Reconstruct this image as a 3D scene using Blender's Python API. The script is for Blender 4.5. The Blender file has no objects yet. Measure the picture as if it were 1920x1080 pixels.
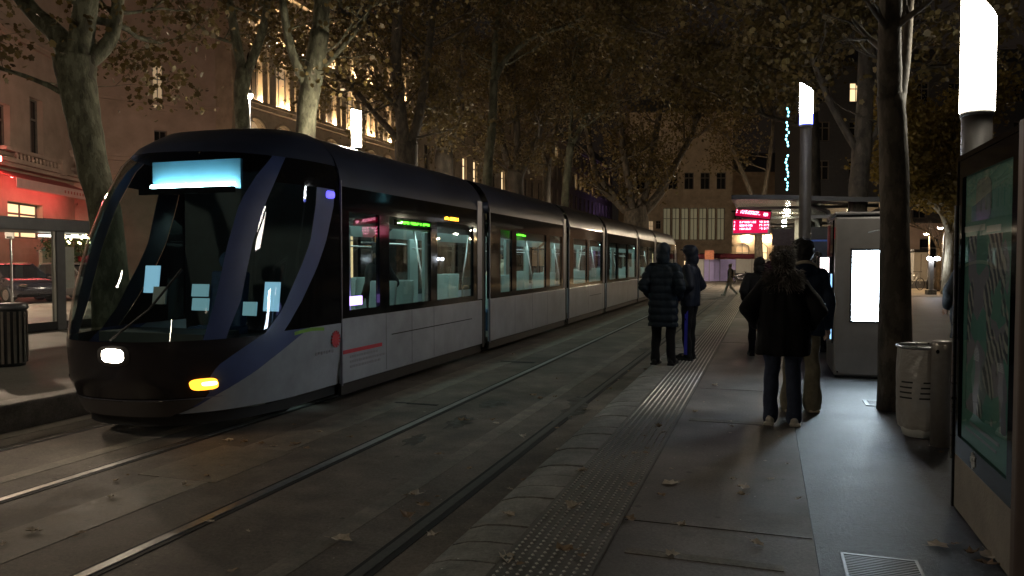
import bpy, math, random
import numpy as np
from mathutils import Vector, Matrix, noise

random.seed(7)
rng = np.random.default_rng(11)
SC = bpy.context.scene
COL = SC.collection
R = math.radians

# ------------------------------------------------------------------ camera model
FPX = 1442.0
PITCH = math.atan(50 / FPX)
YAW = math.atan(477 / FPX * math.cos(PITCH))
CAMZ = 1.55
_c, _s = math.cos(YAW), math.sin(YAW)
_R = Vector((_c, _s, 0)); _F0 = Vector((-_s, _c, 0)); _U0 = Vector((0, 0, 1))
_F = _F0 * math.cos(PITCH) - _U0 * math.sin(PITCH)
_U = _F0 * math.sin(PITCH) + _U0 * math.cos(PITCH)
CAM = Vector((0, 0, CAMZ))


def ray(px, py):
    return _F + _R * ((px - 960) / FPX) - _U * ((py - 540) / FPX)


def at(px, py, z=0.0):            # point of the ground (height z) seen at this place of the photo
    d = ray(px, py)
    return CAM + d * ((z - CAMZ) / d.z)


def atd(px, py, w):               # point at distance w in front of the camera
    return CAM + ray(px, py) * w


# ------------------------------------------------------------------ mesh builder
class MB:
    def __init__(s):
        s.v = []; s.f = []

    def add(s, v, f):
        o = len(s.v)
        s.v += [tuple(p) for p in v]
        s.f += [tuple(i + o for i in q) for q in f]
        return s

    def box(s, x0, x1, y0, y1, z0, z1):
        return s.add([(x0, y0, z0), (x1, y0, z0), (x1, y1, z0), (x0, y1, z0), (x0, y0, z1), (x1, y0, z1), (x1, y1, z1), (x0, y1, z1)],
                     [(0, 3, 2, 1), (4, 5, 6, 7), (0, 1, 5, 4), (1, 2, 6, 5), (2, 3, 7, 6), (3, 0, 4, 7)])

    def obox(s, c, h, rz=0.0, rx=0.0, ry=0.0):
        m = Matrix.Translation(Vector(c)) @ Matrix.Rotation(rz, 4, 'Z') @ Matrix.Rotation(rx, 4, 'X') @ Matrix.Rotation(ry, 4, 'Y')
        t = MB().box(-h[0], h[0], -h[1], h[1], -h[2], h[2])
        return s.add([m @ Vector(p) for p in t.v], t.f)

    def tube(s, pts, rad, n=8, cap=True):
        pts = [Vector(p) for p in pts]
        if not hasattr(rad, '__len__'):
            rad = [rad] * len(pts)
        V = []; F = []
        up = None
        for i, p in enumerate(pts):
            d = (pts[min(i + 1, len(pts) - 1)] - pts[max(i - 1, 0)]).normalized()
            if up is None:
                up = Vector((1, 0, 0)) if abs(d.x) < .8 else Vector((0, 1, 0))
            a = (up - d * up.dot(d)).normalized(); b = d.cross(a); up = a
            for k in range(n):
                t = 2 * math.pi * k / n
                V.append(p + (a * math.cos(t) + b * math.sin(t)) * rad[i])
        for i in range(len(pts) - 1):
            for k in range(n):
                F.append((i * n + k, i * n + (k + 1) % n, (i + 1) * n + (k + 1) % n, (i + 1) * n + k))
        if cap:
            F.append(tuple(range(n))[::-1]); F.append(tuple((len(pts) - 1) * n + k for k in range(n)))
        return s.add(V, F)

    def cap(s, a, b, ra, rb, n=12):          # tapered capsule
        a = Vector(a); b = Vector(b); d = (b - a)
        if d.length < 1e-6:
            return s.ell(a, (ra, ra, ra))
        d.normalize()
        P = []; Q = []
        for t in (85, 60, 35, 12):
            P.append(a - d * ra * math.sin(R(t))); Q.append(ra * math.cos(R(t)))
        P.append(a); Q.append(ra); P.append(b); Q.append(rb)
        for t in (12, 35, 60, 85):
            P.append(b + d * rb * math.sin(R(t))); Q.append(rb * math.cos(R(t)))
        return s.tube(P, Q, n)

    def ell(s, c, r, nu=14, nv=9):
        c = Vector(c); V = [c + Vector((0, 0, -r[2]))]; F = []
        for j in range(1, nv):
            t = -math.pi / 2 + math.pi * j / nv
            for i in range(nu):
                a = 2 * math.pi * i / nu
                V.append(c + Vector((r[0] * math.cos(t) * math.cos(a), r[1] * math.cos(t) * math.sin(a), r[2] * math.sin(t))))
        V.append(c + Vector((0, 0, r[2])))
        for i in range(nu):
            F.append((0, 1 + (i + 1) % nu, 1 + i))
            for j in range(nv - 2):
                F.append((1 + j * nu + i, 1 + j * nu + (i + 1) % nu, 1 + (j + 1) * nu + (i + 1) % nu, 1 + (j + 1) * nu + i))
            F.append((len(V) - 1, 1 + (nv - 2) * nu + i, 1 + (nv - 2) * nu + (i + 1) % nu))
        return s.add(V, F)

    def lathe(s, prof, n=24, c=(0, 0, 0)):
        V = []; F = []; c = Vector(c)
        for r, z in prof:
            for k in range(n):
                t = 2 * math.pi * k / n
                V.append(c + Vector((r * math.cos(t), r * math.sin(t), z)))
        for i in range(len(prof) - 1):
            for k in range(n):
                F.append((i * n + k, i * n + (k + 1) % n, (i + 1) * n + (k + 1) % n, (i + 1) * n + k))
        F.append(tuple(range(n))[::-1]); F.append(tuple((len(prof) - 1) * n + k for k in range(n)))
        return s.add(V, F)

    def grid(s, fn, nu, nv, flip=False):      # fn(i/nu, j/nv)
        V = [fn(i / nu, j / nv) for i in range(nu + 1) for j in range(nv + 1)]
        F = []
        for i in range(nu):
            for j in range(nv):
                q = (i * (nv + 1) + j, (i + 1) * (nv + 1) + j, (i + 1) * (nv + 1) + j + 1, i * (nv + 1) + j + 1)
                F.append(q[::-1] if flip else q)
        return s.add(V, F)

    def prism(s, poly, fn0, fn1):             # poly of 2-D points, two maps to 3-D
        n = len(poly)
        V = [fn0(*p) for p in poly] + [fn1(*p) for p in poly]
        F = [tuple(range(n))[::-1], tuple(range(n, 2 * n))]
        F += [(k, (k + 1) % n, n + (k + 1) % n, n + k) for k in range(n)]
        return s.add(V, F)

    def build(s, name, mat, parent=None, smooth=False, bevel=0, loc=None, rz=0):
        me = bpy.data.meshes.new(name)
        me.from_pydata([tuple(p) for p in s.v], [], s.f)
        me.validate()
        me.materials.append(mat)
        if smooth:
            me.polygons.foreach_set('use_smooth', [True] * len(me.polygons))
        o = bpy.data.objects.new(name, me)
        COL.objects.link(o)
        if parent is not None:
            o.parent = parent
        if loc is not None:
            o.location = loc
        if rz:
            o.rotation_euler.z = rz
        if bevel:
            b = o.modifiers.new('bevel', 'BEVEL'); b.width = bevel; b.segments = 2; b.limit_method = 'ANGLE'; b.angle_limit = R(40)
        return o


def tag(o, label=None, cat=None, group=None, kind=None):
    if label: o['label'] = label
    if cat: o['category'] = cat
    if group: o['group'] = group
    if kind: o['kind'] = kind
    return o


def thing(name, label, cat, loc=(0, 0, 0), rz=0.0, group=None):
    o = bpy.data.objects.new(name, None); COL.objects.link(o)
    o.empty_display_size = .2
    o.location = loc; o.rotation_euler.z = rz
    return tag(o, label, cat, group)


def copy_tree(o, parent=None):
    c = o.copy(); COL.objects.link(c)
    if parent is not None: c.parent = parent
    for ch in [x for x in bpy.data.objects if x.parent == o]:
        copy_tree(ch, c)
    return c


# ------------------------------------------------------------------ materials
def nodes(name):
    m = bpy.data.materials.new(name); m.use_nodes = True
    nt = m.node_tree
    return m, nt, nt.nodes, nt.links, nt.nodes['Principled BSDF']


def ramp(N, stops):
    r = N.new('ShaderNodeValToRGB')
    e = r.color_ramp.elements
    while len(e) < len(stops): e.new(.5)
    for k, (p, c) in enumerate(stops):
        e[k].position = p; e[k].color = (*c, 1)
    return r


def pmat(name, col, rough=.6, metal=0.0, var=.25, scale=6.0, bump=0.0, bscale=40.0, coat=0.0, rvar=.12, spec=.5):
    """principled with noise-varied colour, roughness and a fine bump"""
    m, nt, N, L, b = nodes(name)
    tc = N.new('ShaderNodeTexCoord')
    n = N.new('ShaderNodeTexNoise'); n.inputs['Scale'].default_value = scale; n.inputs['Detail'].default_value = 8
    n.inputs['Roughness'].default_value = .65
    L.new(tc.outputs['Object'], n.inputs['Vector'])
    lo = tuple(max(0, c * (1 - var)) for c in col); hi = tuple(min(1, c * (1 + var)) for c in col)
    r = ramp(N, [(.3, lo), (.7, hi)])
    L.new(n.outputs['Fac'], r.inputs['Fac']); L.new(r.outputs['Color'], b.inputs['Base Color'])
    mr = N.new('ShaderNodeMapRange'); mr.inputs['To Min'].default_value = max(.02, rough - rvar); mr.inputs['To Max'].default_value = min(1, rough + rvar)
    L.new(n.outputs['Fac'], mr.inputs['Value']); L.new(mr.outputs['Result'], b.inputs['Roughness'])
    b.inputs['Metallic'].default_value = metal
    b.inputs['Specular IOR Level'].default_value = spec
    if coat: b.inputs['Coat Weight'].default_value = coat; b.inputs['Coat Roughness'].default_value = .08
    if bump:
        n2 = N.new('ShaderNodeTexNoise'); n2.inputs['Scale'].default_value = bscale; n2.inputs['Detail'].default_value = 6
        L.new(tc.outputs['Object'], n2.inputs['Vector'])
        bp = N.new('ShaderNodeBump'); bp.inputs['Strength'].default_value = bump; bp.inputs['Distance'].default_value = .02
        L.new(n2.outputs['Fac'], bp.inputs['Height']); L.new(bp.outputs['Normal'], b.inputs['Normal'])
    return m


def emat(name, col, strength):
    m, nt, N, L, b = nodes(name)
    b.inputs['Base Color'].default_value = (*[c * .5 for c in col], 1)
    b.inputs['Emission Color'].default_value = (*col, 1)
    b.inputs['Emission Strength'].default_value = strength
    return m


def glass(name, tint=(.9, .95, .95), refl=.08, rough=.0, graz=.9):
    m, nt, N, L, b = nodes(name)
    N.remove(b)
    t = N.new('ShaderNodeBsdfTransparent'); t.inputs['Color'].default_value = (*tint, 1)
    g = N.new('ShaderNodeBsdfGlossy'); g.inputs['Roughness'].default_value = rough; g.inputs['Color'].default_value = (.95, .97, 1, 1)
    lw = N.new('ShaderNodeLayerWeight'); lw.inputs['Blend'].default_value = .5
    pw = N.new('ShaderNodeMath'); pw.operation = 'POWER'; pw.inputs[1].default_value = 4.5
    L.new(lw.outputs['Facing'], pw.inputs[0])
    mx = N.new('ShaderNodeMath'); mx.operation = 'MULTIPLY_ADD'; mx.inputs[1].default_value = graz; mx.inputs[2].default_value = .04 + refl; mx.use_clamp = True
    L.new(pw.outputs['Value'], mx.inputs[0])
    mix = N.new('ShaderNodeMixShader')
    L.new(mx.outputs['Value'], mix.inputs['Fac']); L.new(t.outputs['BSDF'], mix.inputs[1]); L.new(g.outputs['BSDF'], mix.inputs[2])
    L.new(mix.outputs['Shader'], N['Material Output'].inputs['Surface'])
    return m


def ground_mat(name, lo, hi, rough=(.45, .8), scale=3.0, grain=160.0, bump=.35, stain=.5, spec=.4):
    """paving / asphalt: fine aggregate, blotches, darker stains, worn glossy patches"""
    m, nt, N, L, b = nodes(name)
    tc = N.new('ShaderNodeTexCoord')
    def noi(s, d=6, ro=.6):
        n = N.new('ShaderNodeTexNoise'); n.inputs['Scale'].default_value = s; n.inputs['Detail'].default_value = d
        n.inputs['Roughness'].default_value = ro
        L.new(tc.outputs['Object'], n.inputs['Vector']); return n
    g = noi(grain * .33, 10, .82); bl = noi(scale, 7); st = noi(scale * .27, 8, .7)
    lo = tuple(c * .72 for c in lo); hi = tuple(c * 1.18 for c in hi)
    r1 = ramp(N, [(.40, lo), (.60, hi)])
    mixf = N.new('ShaderNodeMix'); mixf.data_type = 'FLOAT'; mixf.inputs[0].default_value = .55
    L.new(bl.outputs['Fac'], mixf.inputs[2]); L.new(g.outputs['Fac'], mixf.inputs[3])
    L.new(mixf.outputs[0], r1.inputs['Fac'])
    r2 = ramp(N, [(.38, (1 - stain,) * 3), (.58, (1, 1, 1))])
    L.new(st.outputs['Fac'], r2.inputs['Fac'])
    mul = N.new('ShaderNodeMix'); mul.data_type = 'RGBA'; mul.blend_type = 'MULTIPLY'; mul.inputs[0].default_value = 1
    L.new(r1.outputs['Color'], mul.inputs[6]); L.new(r2.outputs['Color'], mul.inputs[7])
    # gum spots and specks of grit
    vo = N.new('ShaderNodeTexVoronoi'); vo.inputs['Scale'].default_value = 2.6; L.new(tc.outputs['Object'], vo.inputs['Vector'])
    rv = ramp(N, [(.05, (.55, .55, .55)), (.075, (1, 1, 1))]); L.new(vo.outputs['Distance'], rv.inputs['Fac'])
    vo2 = N.new('ShaderNodeTexVoronoi'); vo2.inputs['Scale'].default_value = 7.3; L.new(tc.outputs['Object'], vo2.inputs['Vector'])
    rv2 = ramp(N, [(.035, (1.0, 1.0, 1.0)), (.055, (0, 0, 0))]); L.new(vo2.outputs['Distance'], rv2.inputs['Fac'])
    mu2 = N.new('ShaderNodeMix'); mu2.data_type = 'RGBA'; mu2.blend_type = 'MULTIPLY'; mu2.inputs[0].default_value = 1
    L.new(mul.outputs[2], mu2.inputs[6]); L.new(rv.outputs['Color'], mu2.inputs[7])
    mu3 = N.new('ShaderNodeMix'); mu3.data_type = 'RGBA'; L.new(rv2.outputs['Color'], mu3.inputs[0]); L.new(mu2.outputs[2], mu3.inputs[6])
    mu3.inputs[7].default_value = (*[min(1, c * 1.5) for c in hi], 1)
    L.new(mu3.outputs[2], b.inputs['Base Color'])
    mr = N.new('ShaderNodeMapRange'); mr.inputs['From Min'].default_value = .3; mr.inputs['From Max'].default_value = .7
    mr.inputs['To Min'].default_value = rough[0]; mr.inputs['To Max'].default_value = rough[1]
    L.new(bl.outputs['Fac'], mr.inputs['Value']); L.new(mr.outputs['Result'], b.inputs['Roughness'])
    b.inputs['Specular IOR Level'].default_value = spec
    bp = N.new('ShaderNodeBump'); bp.inputs['Strength'].default_value = bump; bp.inputs['Distance'].default_value = .010
    L.new(g.outputs['Fac'], bp.inputs['Height']); L.new(bp.outputs['Normal'], b.inputs['Normal'])
    return m


def island_mat(name, stops, rough=.6, trans=0.0):
    """each leaf its own tone"""
    m, nt, N, L, b = nodes(name)
    g = N.new('ShaderNodeNewGeometry')
    r = ramp(N, stops); L.new(g.outputs['Random Per Island'], r.inputs['Fac'])
    L.new(r.outputs['Color'], b.inputs['Base Color']); b.inputs['Roughness'].default_value = rough
    if trans:
        t = N.new('ShaderNodeBsdfTranslucent'); L.new(r.outputs['Color'], t.inputs['Color'])
        mix = N.new('ShaderNodeMixShader'); mix.inputs['Fac'].default_value = trans
        L.new(b.outputs['BSDF'], mix.inputs[1]); L.new(t.outputs['BSDF'], mix.inputs[2])
        L.new(mix.outputs['Shader'], N['Material Output'].inputs['Surface'])
    return m


def bark_mat(name, a, b_, c):
    m, nt, N, L, b = nodes(name)
    tc = N.new('ShaderNodeTexCoord')
    mp = N.new('ShaderNodeMapping'); mp.inputs['Scale'].default_value = (1, 1, .45); L.new(tc.outputs['Object'], mp.inputs['Vector'])
    v = N.new('ShaderNodeTexNoise'); v.inputs['Scale'].default_value = 7; v.inputs['Detail'].default_value = 8; v.inputs['Roughness'].default_value = .6; L.new(mp.outputs['Vector'], v.inputs['Vector'])
    r = ramp(N, [(.41, a), (.45, b_), (.53, b_), (.57, c)]); L.new(v.outputs['Fac'], r.inputs['Fac'])
    L.new(r.outputs['Color'], b.inputs['Base Color']); b.inputs['Roughness'].default_value = .85
    n2 = N.new('ShaderNodeTexNoise'); n2.inputs['Scale'].default_value = 22; n2.inputs['Detail'].default_value = 8; L.new(mp.outputs['Vector'], n2.inputs['Vector'])
    bp = N.new('ShaderNodeBump'); bp.inputs['Strength'].default_value = .6; bp.inputs['Distance'].default_value = .03
    L.new(n2.outputs['Fac'], bp.inputs['Height']); L.new(bp.outputs['Normal'], b.inputs['Normal'])
    return m


M = {}
M['track'] = ground_mat('track_concrete', (.142, .119, .098), (.22, .19, .16), (.65, .92), 2.2, 120, .4, .45)
M['track_band'] = ground_mat('track_band_concrete', (.18, .16, .13), (.26, .23, .19), (.6, .85), 4, 140, .3, .3)
M['patch'] = ground_mat('track_patch', (.15, .13, .105), (.2, .175, .14), (.6, .85), 6, 140, .3, .2)
M['platform'] = ground_mat('platform_concrete', (.155, .14, .128), (.235, .212, .196), (.48, .78), 1.6, 150, .3, .4)
M['platform_dark'] = ground_mat('platform_asphalt', (.055, .060, .066), (.105, .112, .12), (.46, .58), 5, 90, .9, .3)
M['kerb'] = ground_mat('kerb_stone', (.21, .20, .18), (.33, .31, .28), (.5, .75), 5, 130, .4, .35)
M['ground'] = ground_mat('far_asphalt', (.07, .06, .05), (.12, .105, .085), (.5, .85), 1, 60, .3, .4)
M['plaza'] = ground_mat('plaza_sand', (.22, .18, .12), (.34, .28, .19), (.7, .95), .8, 60, .3, .3)
M['pavement'] = ground_mat('pavement_slab', (.13, .115, .10), (.2, .18, .155), (.45, .8), 1.4, 90, .3, .4)
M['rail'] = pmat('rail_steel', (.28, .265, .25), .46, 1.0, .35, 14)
M['dirt'] = ground_mat('damp_dirt', (.035, .03, .022), (.07, .058, .042), (.4, .8), 9, 120, .4, .4)
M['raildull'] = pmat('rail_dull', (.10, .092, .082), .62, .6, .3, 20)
M['groove'] = pmat('rail_groove_rubber', (.012, .011, .01), .8)
M['stud'] = pmat('tactile_stud', (.72, .70, .65), .3, .5, .2, 30)
M['tactile'] = ground_mat('tactile_paving', (.12, .115, .105), (.18, .17, .155), (.4, .7), 5, 140, .3, .3)
M['navy'] = pmat('tram_navy_paint', (.020, .027, .052), .40, 0.0, .3, 1.5, coat=.25)
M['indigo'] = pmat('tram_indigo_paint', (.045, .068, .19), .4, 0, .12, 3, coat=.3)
M['tramwhite'] = pmat('tram_pale_paint', (.29, .315, .36), .42, 0, .26, 1.3, coat=.2)
M['black'] = pmat('black_gloss', (.006, .006, .007), .07, 0, .3, 4, rvar=.02, spec=.35)
M['rubber'] = pmat('black_rubber', (.007, .007, .008), .6, 0, .3, 12)
M['plum'] = pmat('tram_plum_nose', (.016, .013, .016), .24, 0, .3, 2.2, rvar=.10, coat=.4)
M['bumper'] = pmat('tram_bumper', (.075, .068, .068), .45, 0, .15, 4)
M['jointgrey'] = pmat('tram_joint_grey', (.20, .20, .25), .4, .2, .2, 8)
M['tglass'] = glass('tram_glass', (.74, .80, .79), .05, 0, .5)
M['wglass'] = glass('windscreen_glass', (.62, .72, .72), .01)
M['glass'] = glass('clear_glass', (.88, .93, .92), .02)
M['cabin'] = pmat('tram_interior_teal', (.30, .38, .37), .5, 0, .1, 3)
M['cabinlight'] = pmat('tram_interior_pale', (.50, .58, .57), .45, 0, .1, 3)
M['cabdark'] = pmat('cab_interior', (.035, .042, .040), .6, 0, .3, 6)
M['seat'] = pmat('tram_seat_fabric', (.03, .06, .12), .8, 0, .3, 20)
M['floor'] = pmat('tram_floor', (.10, .09, .07), .6, 0, .3, 9)
M['inox'] = pmat('brushed_steel', (.5, .5, .5), .3, 1, .15, 30)
M['tube'] = emat('interior_light', (.70, 1, .93), 8)
M['dest'] = emat('destination_tube', (.62, .95, 1), 38)
M['destback'] = pmat('destination_box', (.12, .27, .36), .6, 0, .05)
M['headlamp'] = emat('headlamp', (1, .86, .66), 60)
M['amber'] = emat('indicator_amber', (1, .32, .02), 3.2)
M['amberhot'] = emat('indicator_filament', (1, .62, .12), 12)
M['lensoff'] = pmat('dark_lens', (.05, .04, .03), .12, 0, .1, coat=.5)
M['ledgreen'] = emat('led_green', (.12, 1, .03), 4)
M['ledamber'] = emat('led_amber', (1, .42, .02), 4.5)
M['ledred'] = emat('led_red', (1, .03, .12), 2.4)
M['ledpink'] = emat('led_red_core', (1, .32, .48), 5)
M['screenblue'] = emat('screen_blue', (.38, .72, .95), .55)
M['screenteal'] = emat('screen_teal', (.3, .58, .66), .35)
M['blueled'] = emat('led_blue', (.12, .1, 1), 1.6)
M['violet'] = emat('led_violet', (.5, .3, 1), 4)
M['paper'] = pmat('paper', (.55, .56, .54), .8, 0, .08)
M['red'] = pmat('red_sticker', (.5, .03, .05), .5, 0, .1)
M['green'] = pmat('green_sticker', (.16, .36, .04), .5, 0, .2)
M['greytext'] = pmat('grey_lettering', (.25, .25, .28), .5, 0, .1)
M['lamp_near'] = emat('lamp_warm_white', (1, .93, .76), 26)
M['lamp_mid'] = emat('lamp_white', (.95, .96, 1), 65)
M['lamp_blue'] = emat('lamp_blue', (.16, .2, 1), 7)
M['lamp_left'] = emat('lamp_soft_white', (1, .86, .66), 150)
M['added_lamp_far'] = emat('added_lamp_far_white', (1, .86, .66), 270)  # for the added lamps hidden behind the tram
M['added_lamp_back'] = emat('added_lamp_dim_white', (1, .84, .62), 75)  # for the added unseen lamp behind the camera
M['lamp_warm'] = emat('lamp_warm', (1, .72, .42), 260)
M['pole'] = pmat('painted_pole', (.14, .13, .125), .42, .5, .15, 6)
M['darkmetal'] = pmat('dark_metal', (.03, .03, .032), .45, .5, .2, 8)
M['greymetal'] = pmat('grey_metal', (.12, .12, .125), .42, .4, .15, 5)
M['kiosk'] = pmat('kiosk_panel', (.20, .19, .185), .36, .45, .12, 4, coat=.15)
M['screenwhite'] = emat('lit_screen', (.72, .89, 1), 32)
M['palewall'] = pmat('pale_panel', (.42, .40, .36), .6, 0, .12, 3)
M['blue'] = pmat('blue_panel', (.02, .09, .42), .5, 0, .15, 4)
M['adframe'] = pmat('ad_end_frame', (.17, .13, .115), .5, .2, .1, 5)
M['stone'] = pmat('limestone', (.34, .27, .20), .85, 0, .3, 1.2, .3, 12)
M['stonepink'] = pmat('pinkish_render', (.36, .26, .21), .88, 0, .22, .9, .2, 14)
M['slate'] = pmat('slate_roof', (.05, .05, .055), .6, 0, .3, 4)
M['wframe'] = pmat('window_frame', (.12, .10, .085), .6)
M['pane'] = pmat('dark_pane', (.012, .012, .014), .08, 0, .1, coat=.4)
M['panelit'] = emat('lit_pane', (1, .72, .38), 1.1)
M['panedim'] = emat('dim_lit_pane', (1, .72, .42), .22)
M['panefaint'] = emat('faint_lit_pane', (.9, .85, .55), .05)
M['uplight'] = emat('uplight', (1, .70, .38), 850)
M['redlight'] = emat('red_neon', (1, .13, .12), 42)
M['redpane'] = emat('red_window', (1, .30, .22), 3.2)
M['awning'] = pmat('awning_cloth', (.42, .09, .08), .85, 0, .12, 3)
M['awningpink'] = pmat('awning_valance', (.55, .30, .28), .85, 0, .1, 3)
M['fairy'] = emat('fairy_bulb', (1, .82, .42), 14)
M['tealbulb'] = emat('teal_bulb', (.25, .85, 1), 5)
M['hoard'] = pmat('hoarding_pale', (.34, .33, .31), .7, 0, .12, 2)
M['hoardlilaclight'] = pmat('hoarding_lilac_light', (.30, .26, .5), .7, 0, .1, 2)  # purple lamp light on pale panels, put into the colour
M['darkred'] = pmat('dark_red_cloth', (.10, .012, .02), .85, 0, .3, 3)
M['orange'] = pmat('orange_board', (.6, .22, .12), .7)
M['bag'] = glass('bin_bag_film', (.62, .62, .6), .04, .25)
M['carblack'] = pmat('car_paint', (.020, .019, .026), .25, .3, .1, 3, coat=.6)
M['cargrey'] = pmat('car_paint_grey', (.11, .10, .095), .3, .3, .1, 3, coat=.6)
M['skin'] = pmat('skin', (.34, .2, .14), .55, 0, .12, 14)
M['hairdark'] = pmat('dark_hair', (.010, .008, .007), .55, 0, .4, 60, .6, 120)
M['fur'] = island_mat('fur', [(0, (.07, .06, .052)), (.5, (.17, .15, .135)), (1, (.36, .325, .29))], .7)
M['bark1'] = bark_mat('plane_bark', (.05, .045, .028), (.085, .085, .052), (.14, .138, .092))
M['bark2'] = bark_mat('dark_bark', (.032, .026, .018), (.055, .044, .031), (.085, .068, .05))
M['barkpale'] = bark_mat('pale_bark', (.22, .19, .12), (.30, .27, .18), (.40, .37, .27))
M['leaf'] = island_mat('autumn_leaf', [(0, (.060, .040, .012)), (.45, (.105, .072, .020)), (.8, (.12, .09, .028)), (1, (.17, .125, .048))], .55, .3)
M['leafgold'] = island_mat('golden_leaf', [(0, (.13, .09, .015)), (.6, (.20, .145, .03)), (1, (.28, .22, .06))], .55, .35)
M['fallen'] = pmat('fallen_leaf', (.26, .18, .11), .75, 0, .4, 25)
M['fallenpale'] = pmat('fallen_leaf_pale', (.5, .43, .34), .75, 0, .3, 25)


def cloth(name, col, rough=.85, bs=9.0, bump=.6):
    return pmat(name, col, rough, 0, .25, 14, bump, bs, spec=.25)


# ------------------------------------------------------------------ world, camera
w = bpy.data.worlds.new('World'); SC.world = w; w.use_nodes = True
nt = w.node_tree; N = nt.nodes; L = nt.links
bg = N['Background']
sky = N.new('ShaderNodeTexSky'); sky.sky_type = 'NISHITA'; sky.sun_disc = False
sky.sun_elevation = R(-3); sky.sun_rotation = R(200); sky.air_density = 1.5; sky.dust_density = 4
L.new(sky.outputs['Color'], bg.inputs['Color']); bg.inputs['Strength'].default_value = .05
bg2 = N.new('ShaderNodeBackground'); bg2.inputs['Color'].default_value = (.0052, .0040, .0032, 1)
ad_ = N.new('ShaderNodeAddShader'); L.new(bg.outputs['Background'], ad_.inputs[0]); L.new(bg2.outputs['Background'], ad_.inputs[1]); L.new(ad_.outputs['Shader'], N['World Output'].inputs['Surface'])
sun = bpy.data.lights.new('moon', 'SUN'); sun.energy = .006; sun.angle = R(.5); sun.color = (1, .93, .85)
so = bpy.data.objects.new('moon', sun); COL.objects.link(so); so.rotation_euler = (R(60), 0, R(200))

cam = bpy.data.cameras.new('camera'); co = bpy.data.objects.new('camera', cam); COL.objects.link(co)
cam.sensor_width = 36; cam.lens = 36 * FPX / 1920; cam.clip_end = 2000; cam.clip_start = .05
co.location = CAM; co.rotation_euler = (math.pi / 2 - PITCH, 0, YAW)
SC.camera = co
SC.view_settings.view_transform = 'Standard'; SC.view_settings.look = 'None'
SC.view_settings.exposure = .42; SC.view_settings.gamma = 1
SC.cycles.use_denoising = True
try:
    SC.cycles.denoiser = 'OPENIMAGEDENOISE'
except Exception:
    pass
SC.cycles.max_bounces = 8; SC.cycles.transparent_max_bounces = 24
SC.cycles.sample_clamp_indirect = 3
SC.cycles.use_light_tree = True

# ------------------------------------------------------------------ ground
TZ = -.28                                   # top of rail / track slab
def sheet(name, mat, x0, x1, y0, y1, z0, z1, bevel=0):
    return tag(MB().box(x0, x1, y0, y1, z0, z1).build(name, mat, bevel=bevel), kind='structure')

sheet('ground', M['ground'], -220, 220, -60, 400, -1.2, TZ - .02)
sheet('track_slab', M['track'], -7.70, -1.72, -12, 60, -.9, TZ)
for xx in (-2.72, -4.62, -6.05, -7.52):                    # paler strips cast beside the rails
    w_ = .17 if xx != -4.62 else .5
    sheet('track_strip', M['track_band'], xx - w_ / 2 + .0, xx + w_ / 2, -12, 60, TZ - .02, TZ + .004)
# platform and its paving
PL_END = 37.5
sheet('platform', M['platform'], -1.30, .267, -12, PL_END, -.9, 0)
sheet('platform_asphalt', M['platform_dark'], .27, 9.0, -12, PL_END, -.9, -.003)
sheet('plaza', M['plaza'], 9.0, 70, -12, 90, -.9, -.01)
sheet('plaza', M['plaza'], 3.2, 9.0, PL_END + .4, 90, -.9, -.012)
# bull-nosed edge stones
kb = MB(); y = -6.0
prof = [(-1.30, 0.0), (-1.44, -.002), (-1.56, -.014), (-1.66, -.045), (-1.72, -.1), (-1.735, -.16), (-1.735, -.4), (-1.30, -.4)]
while y < PL_END:
    ln = .285 + random.uniform(-.006, .006); dz = random.uniform(-.006, .003)
    kb.prism(prof, lambda a, b, y=y, dz=dz: (a, y, b + dz), lambda a, b, y=y, ln=ln, dz=dz: (a, y + ln - .02, b + dz))
    y += ln
tag(kb.build('platform_kerb', M['kerb']), kind='structure')
# slab joints and repair patches of the platform
jt = MB()
for yy in (4.55, 9.6, 15.2, 22.0):
    jt.box(-.79, .26, yy, yy + .007, -.01, .0035)
jt.box(-.80, -.794, -6, PL_END, -.01, .0035)
tag(jt.build('platform_joint', M['dirt']), kind='structure')
pt = at(1240, 940); sheet('platform_patch', M['tactile'], -.72, -.35, 3.35, 3.75, -.02, .004)
sheet('platform_strip', M['track_band'], -.60, .02, 2.55, 2.66, -.02, .004)
sheet('platform_strip', M['track_band'], -.70, .10, 4.02, 4.10, -.02, .004)
sheet('platform_strip', M['track_band'], -.7, .05, 7.6, 7.72, -.02, .004)
# far side
sheet('far_platform', M['pavement'], -60, -8.06, -20, 70, -.9, -.004)
sheet('far_kerb', M['kerb'], -8.06, -7.74, -20, 70, -.9, .006, .03)
sheet('cross_road', M['ground'], -60, 70, PL_END + .6, 47, -.5, TZ + .01)
for k, yy in enumerate((39.2, 41.6, 44.6)):
    sheet('road_marking', M['hoard'], -12, 9, yy, yy + .22, TZ, TZ + .016)
# track patches and covers
sheet('track_cover', M['patch'], *sorted((-3.55, -2.88)), 2.3, 3.2, TZ - .05, TZ + .005)
sheet('track_cover', M['patch'], -5.1, -4.3, 5.2, 6.3, TZ - .05, TZ + .005)
sheet('track_drain', M['groove'], -4.55, -3.95, 8.9, 8.97, TZ - .05, TZ + .0045)
sheet('track_drain', M['groove'], -3.5, -2.9, 3.22, 3.25, TZ - .05, TZ + .0055)
sheet('track_drain', M['groove'], -4.6, -3.95, 13.2, 13.3, TZ - .05, TZ + .0045)

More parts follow.
